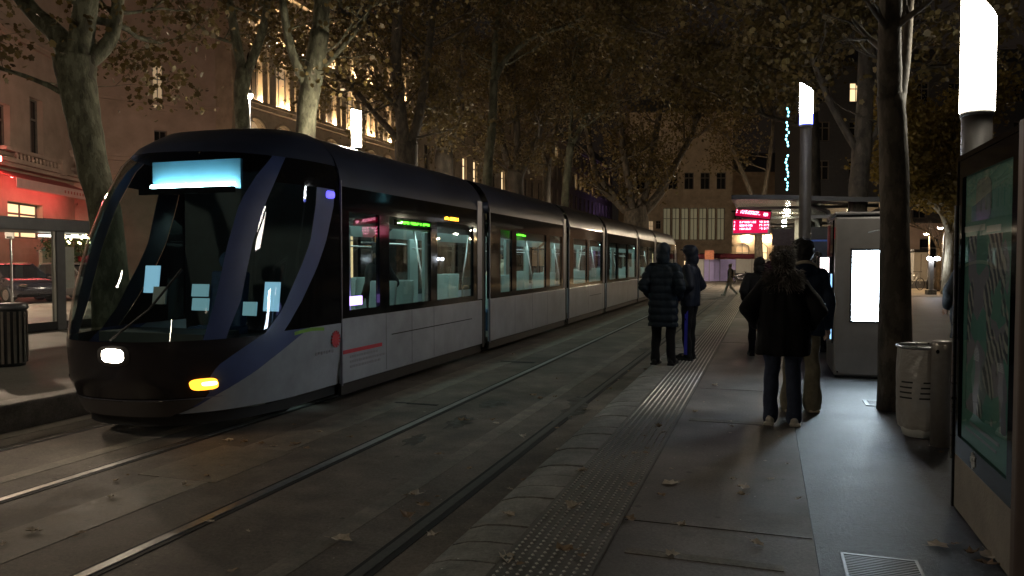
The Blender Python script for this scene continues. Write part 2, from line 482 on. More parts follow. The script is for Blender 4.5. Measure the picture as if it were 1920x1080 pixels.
for k, (px_, py_, sx, sy) in enumerate(((1075, 772, .16, .75), (1082, 752, .14, .5), (860, 792, .18, .4), (930, 757, .22, .35), (780, 826, .13, .3), (1210, 655, .15, .5))):
    rd_ = random.Random(k); c_ = at(px_, py_, TZ); mb = MB()
    V = [(c_.x + sx * rd_.uniform(.45, 1.1) * math.cos(2 * math.pi * q / 22), c_.y + sy * rd_.uniform(.45, 1.1) * math.sin(2 * math.pi * q / 22), TZ + .0062 + .0002 * k) for q in range(22)]
    mb.add(V, [tuple(range(22))]); tag(mb.build('track_dirt', M['dirt']), kind='structure')
# rails
RAILX = [(-2.24, 'rail nearest the platform edge, dark groove beside it'), (-3.755, 'bright rail in the middle, second from the platform'),
         (-5.546, 'rail running under the right wheels of the tram'), (-7.05, 'rail beside the far kerb, under the left of the tram')]
for x, lab in RAILX:
    r_ = MB()
    r_.box(x - .036, x + .036, -12, 62, TZ - .06, TZ + .010)
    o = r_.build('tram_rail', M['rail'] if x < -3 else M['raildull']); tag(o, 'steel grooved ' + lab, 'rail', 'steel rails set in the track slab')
    g_ = MB(); sg = 1
    g_.box(x + .036, x + .085, -12, 62, TZ - .06, TZ + .005)
    g_.box(x - .07, x - .036, -12, 62, TZ - .06, TZ + .006)
    g_.build('rail_groove', M['groove'], o)

# tactile strip with rows of studs
tt = thing('tactile_strip', 'pale tactile strip of studs and ribs along the platform edge', 'tactile strip', (0, 0, 0))
MB().box(-1.285, -.805, -6, PL_END, -.05, .006).build('tactile_base', M['tactile'], tt)
sd = MB()
y = 2.2
while y < 12:
    for k in range(9):
        x = -1.255 + k * .0525
        r0 = .0115
        sd.add([(x - r0, y, .006), (x, y - r0, .006), (x + r0, y, .006), (x, y + r0, .006), (x - .006, y, .0115), (x, y - .006, .0115), (x + .006, y, .0115), (x, y + .006, .0115)],
               [(0, 1, 5, 4), (1, 2, 6, 5), (2, 3, 7, 6), (3, 0, 4, 7), (4, 5, 6, 7)])
    y += .0525
o = sd.build('stud', M['stud'], tt); o['kind'] = 'stuff'
for k in range(9):
    x = -1.255 + k * .0525
    MB().box(x - .008, x + .008, 12, PL_END - .3, .0, .011).build('rib', M['stud'], tt)

# ------------------------------------------------------------------ tram
TR = thing('tram', 'long dark blue and white articulated tram moving along the far track', 'tram', (-6.3, 5.9, TZ))
zs = [.2, .6, 1., 1.5, 2., 2.5, 2.9, 3.15, 3.35, 3.45]
ns = [.3, .08, .05, .13, .3, .55, .82, 1.1, 1.5, 2.0]
Ws = [1.12, 1.17, 1.2, 1.2, 1.2, 1.2, 1.17, 1.08, .92, .7]
Lz = [1.7, 1.9, 2.0, 2.1, 2.1, 2.0, 1.8, 1.5, 1.1, .7]
PE = 2.4
CABEND = 2.66


def S(a, z, off=0.0):
    """front body surface: a degrees round the nose (90..100 straight side), z above rail"""
    n = float(np.interp(z, zs, ns)); W = float(np.interp(z, zs, Ws)); Ln = float(np.interp(z, zs, Lz))
    sg = 1 if a >= 0 else -1; aa = abs(a)
    if aa <= 90:
        t = R(aa); sx = math.sin(t) ** (2 / PE); cx = max(0, math.cos(t)) ** (2 / PE)
        x = W * sx; y = n + Ln * (1 - cx)
        nx = (x / W) ** (PE - 1) / W if aa > 0 else 0; ny = -(cx ** (PE - 1)) / Ln
        l = math.hypot(nx, ny) or 1
        x += off * nx / l; y += off * ny / l
    else:
        x = W + off; y = n + Ln + (CABEND - n - Ln) * (aa - 90) / 10
    return Vector((sg * x, y, z))


def itp(tab):
    ks = sorted(tab)
    return lambda z: float(np.interp(z, [k[0] for k in ks], [k[1] for k in ks]))


A_l = itp([(.6, 42), (.75, 42), (1.05, 43), (1.46, 46), (2.0, 46), (2.47, 46), (2.79, 50), (3.05, 56)])
A_r = itp([(.6, 52), (.75, 52), (1.05, 52), (1.43, 56), (2.03, 56), (2.47, 57), (2.96, 61), (3.05, 63)])
B_l = itp([(.6, 45), (.75, 49), (.88, 57), (1.05, 68), (1.29, 74), (1.78, 79), (2.06, 81), (2.74, 80)])
B_r = itp([(.45, 48), (.56, 52), (.75, 64), (.86, 70), (1.07, 77), (1.37, 82), (1.73, 86), (2.06, 88), (2.63, 89)])
A_w = itp([(.25, 26), (.34, 38), (.45, 48), (.53, 56), (.64, 65), (.86, 78), (1.05, 88), (1.1, 90)])
A_b = itp([(.25, 25), (.34, 36), (.45, 45), (.6, 45), (.75, 49), (.88, 57), (1.05, 68)])


def patch(name, mat, lo, hi, z0, z1, off, parent, nu=14, nv=14, smooth=True, tf=None, side=1):
    mb = MB()
    def fn(u, v):
        z = z0 + (z1 - z0) * v
        a = lo(z) + (hi(z) - lo(z)) * u
        p = S(side * a, z, off)
        return tf(p) if tf else p
    mb.grid(fn, nu, nv, flip=(side > 0) != (tf is not None))
    return mb.build(name, mat, parent, smooth)


K = lambda v: (lambda z: v)


def cab(tf, front=True):
    T = TR
    cs = MB().grid(lambda u, v: (tf or (lambda p: p))(S(-100 + 200 * u, 3.03 + .42 * v)), 50, 8, flip=(tf is None))
    top = [S(-100 + 200 * k / 50, 3.45) for k in range(51)]
    if tf: top = [tf(p) for p in top]
    cs.add(top, [tuple(range(51))])
    cabobj = cs.build('cab', M['navy'], T, True)
    ws = patch('windscreen', M['wglass'], lambda z: -A_l(z), A_l, 1.03, 3.03, .0, cabobj, 30, 16, tf=tf)
    patch('nose_panel', M['plum'], lambda z: -A_b(z), A_b, .42, 1.03, 0, cabobj, 30, 10, tf=tf)
    patch('bumper', M['bumper'], lambda z: -min(A_b(z), A_w(z)) , lambda z: min(A_b(z), A_w(z)), .25, .42, .02, cabobj, 30, 4, tf=tf)
    patch('underskirt', M['rubber'], K(-100), K(100), .14, .25, -.03, cabobj, 40, 2, tf=tf)
    for s in (1, -1):
        patch('windscreen_pillar', M['indigo'] if s > 0 else M['navy'], A_l, A_r, 1.03, 3.03, .006, cabobj, 5, 16, tf=tf, side=s)  # left pillar navy: shade on the matching indigo paint, put into the colour
        patch('cab_side_window', M['wglass'], A_r, B_l, 1.06, 2.72, -.004, cabobj, 8, 14, tf=tf, side=s)
        patch('window_surround', M['black'], A_r, K(100), 2.72, 3.03, .0, cabobj, 10, 3, tf=tf, side=s)
        patch('corner_swoosh', M['indigo'] if s > 0 else M['navy'], B_l, B_r, 1.05, 2.72, .006, cabobj, 5, 16, tf=tf, side=s)  # left swoosh darkened to navy, its shade painted in
        patch('corner_swoosh', M['indigo'], lambda z: A_b(z), lambda z: max(A_b(z), A_w(z)), .34, 1.05, .003, cabobj, 6, 10, tf=tf, side=s)
        patch('cab_door', M['black'], B_r, K(100), 1.05, 2.72, -.002, cabobj, 6, 14, tf=tf, side=s)
        patch('corner_panel', M['tramwhite'], A_w, K(100), .27, 1.05, .004, cabobj, 16, 10, tf=tf, side=s)
    return cabobj


CAB = cab(None)
# a seam across the nose and the belt line
mb = MB()
for z0, z1, o_ in ((.425, .435, .012),):
    mb.grid(lambda u, v: S(-50 + 100 * u, z0 + (z1 - z0) * v, o_), 30, 1)
mb.build('nose_seam', M['jointgrey'], CAB)
# driver's cab behind the glass
ci = MB()
ci.box(-1.02, 1.02, 2.44, 2.50, .35, 2.98)                         # rear wall
ci.box(-.75, .75, .95, 2.44, .5, .95)                              # console
ci.box(-.7, .7, .72, 1.3, .95, 1.06)
ci.build('cab_bulkhead', M['cabdark'], CAB)
st = MB(); st.obox((0.05, 1.95, 1.35), (.24, .07, .36), rx=R(-8)); st.obox((.05, 1.75, 1.0), (.25, .25, .06)); st.ell((.05, 1.98, 1.84), (.15, .07, .12))
st.build('driver_seat', M['seat'], CAB, bevel=.03)
# destination box lit by one tube
db = MB(); db.box(-.62, .62, 1.46, 1.5, 2.66, 3.0); db.add([(-.62, 1.32, 2.66), (.62, 1.32, 2.66), (.62, 1.5, 2.66), (-.62, 1.5, 2.66)], [(0, 1, 2, 3)])
dbo = db.build('destination_box', M['destback'], CAB)
MB().tube([(-.58, 1.40, 2.70), (.58, 1.40, 2.70)], .028, 10).build('light_tube', M['dest'], dbo, True)
MB().box(-.66, .66, 1.28, 1.32, 2.60, 2.672).build('box_lip', M['black'], dbo)
# console screens and papers
for (xx, yy, zz, hw, hh, mt, nm) in ((.18, 1.3, 1.50, .11, .07, 'screenteal', 'console_screen'), (.18, 1.3, 1.34, .11, .07, 'screenteal', 'console_screen'),
                                      (-.55, 1.35, 1.62, .10, .16, 'screenblue', 'console_screen'), (-.30, 1.2, 1.44, .09, .10, 'paper', 'paper_sheet'),
                                      (.85, 1.7, 1.42, .10, .17, 'screenblue', 'console_screen'), (.62, 1.6, 1.28, .09, .08, 'screenteal', 'console_screen')):
    MB().obox((xx, yy, zz), (hw, .012, hh), rx=R(-8)).build(nm, M[mt], CAB)
# lamps of the nose
def lamp_patch(name, mat, a0, a1, z0, z1, off, parent):
    mb = MB(); ac, zc, ha, hz = (a0 + a1) / 2, (z0 + z1) / 2, (a1 - a0) / 2, (z1 - z0) / 2
    ring = [(math.copysign(abs(math.cos(t)) ** .6, math.cos(t)), math.copysign(abs(math.sin(t)) ** .6, math.sin(t))) for t in [2 * math.pi * k / 24 for k in range(24)]]
    V = [S(ac, zc, off + .02)]; F = []
    for rr, oo in ((.6, .018), (.9, .010), (1., -.01)):
        for cx, cy in ring:
            V.append(S(ac + ha * rr * cx, zc + hz * rr * cy, off + oo))
    for k in range(24):
        F.append((0, 1 + (k + 1) % 24, 1 + k))
        for q in range(2):
            F.append((1 + q * 24 + k, 1 + q * 24 + (k + 1) % 24, 1 + (q + 1) * 24 + (k + 1) % 24, 1 + (q + 1) * 24 + k))
    return mb.add(V, F).build(name, mat, parent, True)
lamp_patch('headlight', M['headlamp'], .6, 11, .82, .97, .008, CAB)
lamp_patch('headlight_bezel', M['bumper'], -1, 13, .78, 1.0, .0, CAB)
ind = lamp_patch('indicator', M['amber'], 37.5, 49.5, .51, .635, .012, CAB)
lamp_patch('filament', M['amberhot'], 42, 49, .555, .605, .024, ind)
lamp_patch('indicator', M['lensoff'], -49.5, -37.5, .51, .635, .012, CAB)
lamp_patch('marker_light', M['blueled'], 85, 89, 2.60, 2.70, .012, CAB)
# wipers
MB().tube([S(5, 1.05, .03), S(20, 1.35, .03), S(30, 1.75, .03)], .012, 6).build('wiper', M['rubber'], CAB)
# marks on the white corner
mk = MB(); mk.grid(lambda u, v: Vector((1.205, 1.62 + .62 * u, .985 + .04 * v + .02 * math.sin(u * 3))), 10, 2)
mk.build('green_swoosh', M['green'], CAB)
mk = MB()
for k in range(14):
    t = 2 * math.pi * k / 14
    mk.obox((1.207, 2.50 + .075 * math.cos(t), .86 + .075 * math.sin(t)), (.003, .012, .03), rx=t - math.pi / 2)
mk.lathe([(.045, 0), (.045, .004)], 18); mk.v[-36:] = [(1.207 + z, 2.50 + x, .86 + y) for x, y, z in mk.v[-36:]]
mk.build('red_emblem', M['red'], CAB)
mk = MB()
for k in range(7):
    mk.box(1.204, 1.208, 2.05 + k * .06, 2.09 + k * .06, .70 + .01 * (k % 2), .74)
mk.build('grey_lettering', M['greytext'], CAB)

# --- passenger sections
def section(y0, y1, wins, first=False, idx=0):
    """y measured in the world, moved to the tram's own frame"""
    y0 -= 5.9; y1 -= 5.9
    wins = [(a - 5.9, b - 5.9) for a, b in wins]
    prof = [(1.2, 2.78), (1.19, 2.86), (1.165, 2.98), (1.10, 3.13), (1.0, 3.26), (.86, 3.37), (.70, 3.43), (.0, 3.46)]
    full = prof + [(-x, z) for x, z in prof[-2::-1]]
    rf = MB().grid(lambda u, v: Vector((np.interp(u * (len(full) - 1), range(len(full)), [p[0] for p in full]), y0 + (y1 - y0) * v,
                                        np.interp(u * (len(full) - 1), range(len(full)), [p[1] for p in full]))), len(full) - 1, 1)
    rf.box(-1.16, 1.16, y0, y0 + .03, 2.76, 2.98); rf.box(-1.16, 1.16, y1 - .03, y1, 2.76, 2.98)
    sec = rf.build('car_section', M['navy'], TR, True)
    for s in (1, -1):
        X = lambda d: sorted((s * 1.2, s * (1.2 - d)))
        sp = MB(); x0, x1 = X(.05); sp.box(x0, x1, y0, y1, .27, 1.1); sp.build('side_panel', M['tramwhite'], sec, bevel=.012)
        sk = MB(); x0, x1 = X(.04); sk.box(x0 - s * .03, x1 - s * .03, y0 + .02, y1 - .02, .12, .27); sk.build('skirt', M['rubber'], sec)
        fr = MB(); x0, x1 = X(.06); x0 -= s * .004; x1 -= s * .004
        fr.box(x0, x1, y0, y1, 1.1, 1.2); fr.box(x0, x1, y0, y1, 2.47, 2.78)
        ee = [y0] + [e for w_ in wins for e in w_] + [y1]
        for k in range(0, len(ee), 2):
            fr.box(x0, x1, ee[k], ee[k + 1], 1.2, 2.47)
        fr.build('window_band', M['black'], sec)
        for a, b in wins:
            g = MB().add([(s * 1.18, a, 1.2), (s * 1.18, b, 1.2), (s * 1.18, b, 2.47), (s * 1.18, a, 2.47)], [(0, 1, 2, 3) if s > 0 else (3, 2, 1, 0)]).build('window_pane', M['tglass'], sec)
        xo = s * 1.2
        for a, b in wins[1:2]:
            for yy in (a - .12, (a + b) / 2, b + .1):
                MB().box(xo - .002, xo + .0012, yy, yy + .006, .3, 1.1).build('door_seam', M['rubber'], sec)
        if idx in (0, 2): MB().box(xo - .003, xo + .003, wins[1][0] + .05, wins[-1][1] - .1, .775, .79).build('panel_groove', M['rubber'], sec)
        MB().box(xo - s * .0 - .012, xo + .012, y0 - .02, y0 + .0, .25, 2.85).build('joint_frame', M['jointgrey'], sec)
        MB().box(xo - .02, xo + .010, y1 - .02, y1 + .05, .2, 2.75).build('joint_frame', M['rubber'], sec)
        MB().box(xo - .02, xo + .006, y1 - .26, y1 - .025, 1.12, 2.95).build('joint_sheen', M['jointgrey'], sec)  # lavender sheen caught at the joint edge, put into the colour
    MB().box(-1.14, 1.14, y0, y1, .30, .36).build('floor', M['floor'], sec)
    ce = MB(); ce.box(-1.13, 1.13, y0, y1, 2.56, 2.6)
    for s in (1, -1):
        ce.add([(s * 1.13, y0, 2.3), (s * 1.13, y1, 2.3), (s * .8, y1, 2.56), (s * .8, y0, 2.56)], [(0, 1, 2, 3)])
    ce.build('ceiling', M['cabinlight'], sec)
    for s in (1, -1):
        MB().box(s * .62 - .06, s * .62 + .06, y0 + .15, y1 - .15, 2.545, 2.556).build('ceiling_light', M['tube'], sec)
    # grab poles, seats, end walls
    for k, (a, b) in enumerate(wins):
        m_ = (a + b) / 2
        MB().tube([(.55 * (-1) ** k, m_, .36), (.55 * (-1) ** k, m_ + .05, 1.4), (.35 * (-1) ** k, m_, 2.55)], .02, 8).build('grab_pole', M['inox'], sec, True)
        MB().tube([(-.75 * (-1) ** k, a, 2.1), (-.75 * (-1) ** k, b, 2.1)], .016, 6).build('grab_rail', M['inox'], sec, True)
        for s in (1, -1):
            if (k + (s > 0) + idx) % 2 == 0:
                for d in (.25, .85):
                    if a + d + .3 < y1:
                        q = MB(); q.obox((s * .82, a + d, .80), (.22, .22, .04)); q.obox((s * .82, a + d + .12, .58), (.18, .05, .2))
                        q.build('seat', M['seat'], sec, bevel=.03)
                        MB().obox((s * .82, a + d + .24, 1.18), (.22, .035, .36), rx=R(-8)).build('seat_back', M['cabin'], sec, bevel=.025)
            else:
                MB().box(s * .9 - .03, s * .9 + .03, a + .1, a + .5, .36, 2.3).build('partition', M['cabin'], sec, bevel=.01)
    return sec


SECS = [(8.56, 13.64, [(8.76, 9.58), (9.87, 11.3), (11.55, 13.19)]),
        (14.06, 20.02, [(14.7, 15.45), (15.75, 18.1), (18.45, 19.6)]),
        (20.38, 25.22, [(20.9, 22.6), (22.9, 24.8)]),
        (25.58, 32.12, [(26.1, 27.5), (27.8, 29.6), (29.9, 31.7)]),
        (32.48, 37.52, [(32.9, 35.0), (35.3, 37.2)]),
        (37.88, 46.0, [(38.4, 40.2), (40.5, 43.0), (43.3, 45.4)])]
secs = [section(a, b, wn, idx=k) for k, (a, b, wn) in enumerate(SECS)]
for k in range(len(SECS) - 1):
    a = SECS[k][1] - 5.9; b = SECS[k + 1][0] - 5.9
    mb = MB()
    for q in range(4):
        e = .02 * (q % 2)
        ya = a + (b - a) * q / 4; yb = a + (b - a) * (q + 1) / 4
        pr = [(1.13 - e, .22), (1.13 - e, 2.7), (1.02 - e, 3.1), (.7 - e, 3.36), (-.7 + e, 3.36), (-1.02 + e, 3.1), (-1.13 + e, 2.7), (-1.13 + e, .22)]
        n = len(pr)
        mb.add([(x, ya, z) for x, z in pr] + [(x, yb, z) for x, z in pr], [(i, (i + 1) % n, n + (i + 1) % n, n + i) for i in range(n)])
    mb.build('gangway_bellows', M['rubber'], TR)
LEN2 = 46.0 - 5.9 + CABEND
cab(lambda p: Vector((p.x, LEN2 - p.y, p.z)), False)
# led signs of the first sections
def led(name, mat, yA, yB, z0, z1, x=1.196, parent=None, seed=3):
    rr = random.Random(seed); mb = MB(); y = yA
    while y < yB:
        l = rr.choice((.03, .05, .05))
        if rr.random() < .86: mb.box(x - .004, x + .006, y, min(y + l, yB), z0 + rr.choice((0, 0, .012)), z1 - rr.choice((0, 0, .012)))
        y += l + .012
    return mb.build(name, mat, parent)
led('led_sign', M['ledgreen'], 10.29 - 5.9, 11.30 - 5.9, 2.385, 2.425, 1.165, secs[0])
MB().box(1.10, 1.15, 10.2 - 5.9, 11.3 - 5.9, 2.36, 2.45).build('sign_case', M['rubber'], secs[0])
led('led_sign', M['ledamber'], 11.86 - 5.9, 12.46 - 5.9, 2.525, 2.58, 1.198, secs[0], 5)
led('led_sign', M['ledgreen'], 15.8 - 5.9, 16.5 - 5.9, 2.385, 2.425, 1.165, secs[1], 6)
mk = MB(); mk.box(1.199, 1.204, 8.58 - 5.9, 9.62 - 5.9, .645, .695); mk.build('red_stripe', M['red'], secs[0])
mk = MB()
rr = random.Random(4)
for zz, ln in ((.60, .75), (.535, .95), (.47, .8)):
    y = 8.75 - 5.9
    while y < 8.75 - 5.9 + ln:
        l = rr.uniform(.03, .08); mk.box(1.199, 1.203, y, y + l, zz - .02, zz + .012); y += l + .02
mk.build('grey_lettering', M['greytext'], secs[0])
MB().box(1.02, 1.05, 8.95 - 5.9, 9.35 - 5.9, 1.24, 1.36).build('validator_screen', M['violet'], secs[0])
# wheels and bogies
for yb in (2.0, 4.6, 11.2, 12.9, 22.5, 24.2, 36.0, 37.7):
    mb = MB()
    for s in (1, -1):
        pv = len(mb.v); mb.lathe([(.05, -.07), (.28, -.07), (.30, -.03), (.29, .05), (.05, .07)], 20)
        mb.v[pv:] = [(s * .75 + z, yb + x, .31 + y) for x, y, z in mb.v[pv:]]
    mb.box(-.75, .75, yb - .05, yb + .05, .26, .36)
    mb.build('wheel_set', M['darkmetal'], TR, True)
# beam of the head lamp on the track in front
sp = bpy.data.lights.new('headlight_beam', 'SPOT'); sp.energy = 5; sp.spot_size = R(70); sp.spot_blend = .6; sp.color = (1, .85, .62); sp.shadow_soft_size = .06
spo = bpy.data.objects.new('headlight_beam', sp); COL.objects.link(spo); spo.parent = TR
spo.location = (.12, -.10, .9); spo.rotation_euler = (R(72), 0, R(180))
# ------------------------------------------------------------------ column lamps
def column_lamp(label, px, w, zb, ln, d, mat, blue=False, slope=1.0, base=None):
    p = Vector((atd(px, 490, w).x, atd(px, 490, w).y, 0)) if base is None else Vector(base)
    t = thing('column_lamp', label, 'street lamp', p, 0, 'luminous column lamps of the tram stop')
    r = d / 2
    MB().lathe([(r * 1.5, 0), (r * 1.5, .03), (r * .9, .05), (r * .88, zb - .05)], 24).build('pole', M['pole'], t, True)
    MB().lathe([(r * .97, zb - .05), (r * .97, zb)], 24).build('collar', M['greymetal'], t, True)
    def tubeseg(z0, ztop, mat, name, par, slanted):
        mb = MB(); n = 28; V = []
        for k in range(n):
            a = 2 * math.pi * k / n; V.append((r * math.cos(a), r * math.sin(a), z0))
        for k in range(n):
            a = 2 * math.pi * k / n
            V.append((r * math.cos(a), r * math.sin(a), ztop - (slope * (r * math.cos(a) + r) if slanted else 0)))
        F = [(k, (k + 1) % n, n + (k + 1) % n, n + k) for k in range(n)] + [tuple(range(n))[::-1], tuple(range(n, 2 * n))]
        return mb.add(V, F).build(name, mat, par)
    z0 = zb
    if blue:
        tubeseg(zb + .002, zb + ln * .26, M['lamp_blue'], 'blue_band', t, False); z0 = zb + ln * .26 + .002
    tubeseg(z0, zb + ln, mat, 'diffuser', t, True)
    return t

column_lamp('tall thick column lamp glowing warm white behind the poster panel', 1826, 8.5, 3.19, 1.36, .34, M['lamp_near'], slope=1.1)
column_lamp('column lamp with a blue band under its white head, at the shelter end', 1508, 12.3, 3.72, .66, .2, M['lamp_mid'], True, slope=.7)
column_lamp('column lamp glowing white beyond the tram roof, before the lit facade', 670, 17, 4.06, .82, .21, M['lamp_left'], slope=.2)

# ------------------------------------------------------------------ advert panel on the right
ad = thing('advert_panel', 'freestanding poster case with a green poster behind glass, at the right edge', 'poster panel', (1.13, 4.25, 0))
AL = 1.20
mb = MB(); mb.box(.0, .27, -.09, -.005, 0, 2.22); mb.build('end_frame', M['adframe'], ad, bevel=.012)
mb = MB(); mb.box(.0, .27, AL + .005, AL + .03, .0, 2.2); mb.box(.0, .27, -.004, AL + .004, 2.17, 2.2)
mb.build('black_frame', M['black'], ad)
mb = MB(); mb.box(.012, .26, -.004, AL + .004, .0, .345); mb.build('plinth', pmat('plinth_concrete', (.30, .27, .24), .75, 0, .18, 4, .3, 60), ad, bevel=.01)
mb = MB(); mb.box(.006, .25, -.004, AL + .004, .35, .47); mb.box(.006, .25, -.004, AL + .004, 2.06, 2.168); mb.box(.006, .25, -.004, .09, .47, 2.06); mb.box(.006, .25, AL - .09, AL + .004, .47, 2.06)
mb.build('black_frame', M['black'], ad)
m, nt, N, L, b = nodes('poster_art')
tc = N.new('ShaderNodeTexCoord'); mp = N.new('ShaderNodeMapping'); L.new(tc.outputs['Object'], mp.inputs['Vector'])
wv = N.new('ShaderNodeTexWave'); wv.inputs['Scale'].default_value = 4.6; wv.inputs['Distortion'].default_value = 7; wv.inputs['Detail'].default_value = 3; mp.inputs['Rotation'].default_value = (R(38), 0, 0)
wv.bands_direction = 'Y'; L.new(mp.outputs['Vector'], wv.inputs['Vector'])
vr = N.new('ShaderNodeTexVoronoi'); vr.inputs['Scale'].default_value = 5.5; L.new(tc.outputs['Object'], vr.inputs['Vector'])
rs = ramp(N, [(.0, (.04, .05, .08)), (.46, (.03, .035, .06)), (.54, (.36, .35, .34)), (1, (.42, .40, .37))]); L.new(wv.outputs['Fac'], rs.inputs['Fac'])
no = N.new('ShaderNodeTexNoise'); no.inputs['Scale'].default_value = 3.1; no.inputs['Detail'].default_value = 4; L.new(tc.outputs['Object'], no.inputs['Vector'])
rm = ramp(N, [(.50, (0, 0, 0)), (.53, (1, 1, 1))]); L.new(no.outputs['Fac'], rm.inputs['Fac'])
lil = N.new('ShaderNodeMix'); lil.data_type = 'RGBA'
rl = ramp(N, [(.0, (.075, .25, .215)), (.25, (.08, .26, .22)), (.3, (.22, .20, .27)), (.6, (.24, .22, .28)), (.65, (.08, .26, .23)), (1, (.065, .22, .19))]); L.new(vr.outputs['Color'], rl.inputs['Fac'])
L.new(rm.outputs['Color'], lil.inputs[0]); L.new(rl.outputs['Color'], lil.inputs[6]); L.new(rs.outputs['Color'], lil.inputs[7])
L.new(lil.outputs[2], b.inputs['Base Color']); b.inputs['Roughness'].default_value = .6
mb = MB(); mb.box(.03, .045, .09, AL - .09, .47, 2.06)
po = mb.build('poster', m, ad)
teal = pmat('poster_green', (.07, .25, .205), .6, 0, .08, 3)
mb = MB(); mb.box(.027, .03, .09, AL - .09, 1.70, 2.06); mb.box(.027, .03, .09, AL - .09, .47, .66); mb.box(.0272, .03, .09, .19, .66, 1.7); mb.box(.0272, .03, AL - .17, AL - .09, .66, 1.7)
mb.build('poster_border', teal, po)
mb = MB(); pv = 0
mb.prism([(.16 * math.copysign(abs(math.cos(t)) ** .5, math.cos(t)), .12 * math.copysign(abs(math.sin(t)) ** .5, math.sin(t))) for t in [2 * math.pi * k / 24 for k in range(24)]],
         lambda a, c: (.0265, .70 + a, 1.90 + c), lambda a, c: (.024, .70 + a, 1.90 + c))
mb.build('poster_badge', pmat('poster_badge', (.16, .19, .17), .6), po)
for k, (ya, yb, za, zb_) in enumerate(((.35, .62, 1.71, 1.745), (.66, 1.15, 1.725, 1.76), (.30, .9, .585, .605), (.35, 1.0, .54, .555))):
    MB().box(.024, .0268, ya, yb, za, zb_).build('poster_line', M['paper'] if k < 2 else M['greytext'], po)
MB().add([(.018, .09, .47), (.018, AL - .09, .47), (.018, AL - .09, 2.06), (.018, .09, 2.06)], [(0, 3, 2, 1)]).build('front_glass', M['glass'], ad)
mb = MB()
for k in range(5): mb.obox((.003, .72 + .035 * math.cos(k * 1.25), .41 + .028 * math.sin(k * 1.25)), (.002, .018, .014), rx=k)
mb.build('frame_emblem', M['paper'], ad)
MB().tube([(-.003, AL + .03, .3), (-.003, AL + .03, 1.9)], .006, 6).build('edge_trim', M['inox'], ad)

# ------------------------------------------------------------------ bin, ash post, grates
p = at(1728, 822)
bn = thing('litter_bin', 'clear bag litter bin on a round hoop beside the dark tree trunk', 'bin', p)
V = []; mb = MB(); n = 40
def bagf(u, v):
    a = 2 * math.pi * u; z = .80 - .76 * v
    r = .195 + .02 * math.sin(v * 3) - .03 * v ** 3 + .008 * math.sin(7 * a + 6 * v) + .006 * math.sin(13 * a - 9 * v) * v
    if v > .93: r *= .75
    return Vector((r * math.cos(a), r * math.sin(a), z))
mb.grid(bagf, n, 22)
m, nt, N, L, b = nodes('bag_film'); b.inputs['Base Color'].default_value = (.42, .40, .37, 1); b.inputs['Roughness'].default_value = .3; b.inputs['Alpha'].default_value = .84
tc = N.new('ShaderNodeTexCoord'); nz = N.new('ShaderNodeTexNoise'); nz.inputs['Scale'].default_value = 14; L.new(tc.outputs['Object'], nz.inputs['Vector'])
bp = N.new('ShaderNodeBump'); bp.inputs['Strength'].default_value = .7; bp.inputs['Distance'].default_value = .03; L.new(nz.outputs['Fac'], bp.inputs['Height']); L.new(bp.outputs['Normal'], b.inputs['Normal'])
mb.build('bag', m, bn, True)
mb = MB(); mb.tube([(.205 * math.cos(2 * math.pi * k / 28), .205 * math.sin(2 * math.pi * k / 28), .81) for k in range(29)], .014, 8, False); mb.build('hoop', M['inox'], bn, True)
MB().tube([(.235, .0, 0), (.235, 0, .84)], .02, 10).build('post', M['greymetal'], bn, True)
for k in range(4):
    mb = MB()
    aa = [R(205 + 6 * q) for q in range(14)]
    z_ = .50 - k * .045
    V = [(.213 * math.cos(a), .213 * math.sin(a), z_ + .012 * q / 14) for q, a in enumerate(aa)] + [(.213 * math.cos(a), .213 * math.sin(a), z_ + .014 + .012 * q / 14) for q, a in enumerate(aa)]
    mb.add(V, [(q, q + 1, 15 + q, 14 + q) for q in range(13)]).build('guard_band', M['darkmetal'], bn)
mb = MB().lathe([(.05, .02), (.15, .03), (.17, .1), (.12, .22), (.02, .26)], 14); mb.build('rubbish', M['paper'], bn, True)

p = at(1763, 836)
ap = thing('ash_post', 'round steel ashtray post with a slot, in front of the clear bag bin', 'ash post', p)
MB().lathe([(.08, 0), (.08, .80), (.082, .805), (.082, .86), (.075, .882), (.05, .89)], 28).build('body', pmat('brushed_post', (.36, .33, .30), .38, .6, .12, 20), ap, True)
mb = MB(); mb.ell((-.045, -.068, .80), (.014, .012, .018)); mb.build('slot', M['black'], ap)

g0 = at(1575, 1036); g1 = at(1712, 1036)
gr = thing('drain_grate', 'long steel slotted drain grate near the poster case foot', 'drain grate', (g0.x, g0.y - .42, 0))
gw = (g1.x - g0.x)
mb = MB(); mb.box(0, gw, 0, .02, -.02, .004); mb.box(0, gw, .40, .42, -.02, .004); mb.box(0, .015, .02, .40, -.02, .004); mb.box(gw - .015, gw, .02, .40, -.02, .004); mb.build('frame', M['greymetal'], gr)
MB().box(.015, gw - .015, .02, .40, -.02, .0005).build('pit', M['black'], gr)
for k in range(16):
    yy = .028 + k * .0232
    MB().box(.015, gw - .015, yy, yy + .008, -.01, .003).build('bar', M['greymetal'], gr)
p = at(1650, 757)
tg = thing('tree_grate', 'dark iron plate set in the paving at the foot of the thick trunk', 'tree grate', (p.x, p.y, 0))
MB().box(-.16, .36, -.17, .17, -.02, .006).build('plate', M['darkmetal'], tg)
for k in range(5): MB().box(-.12, -.02, -.12 + k * .055, -.10 + k * .055, .0, .0075).build('slot', M['black'], tg)

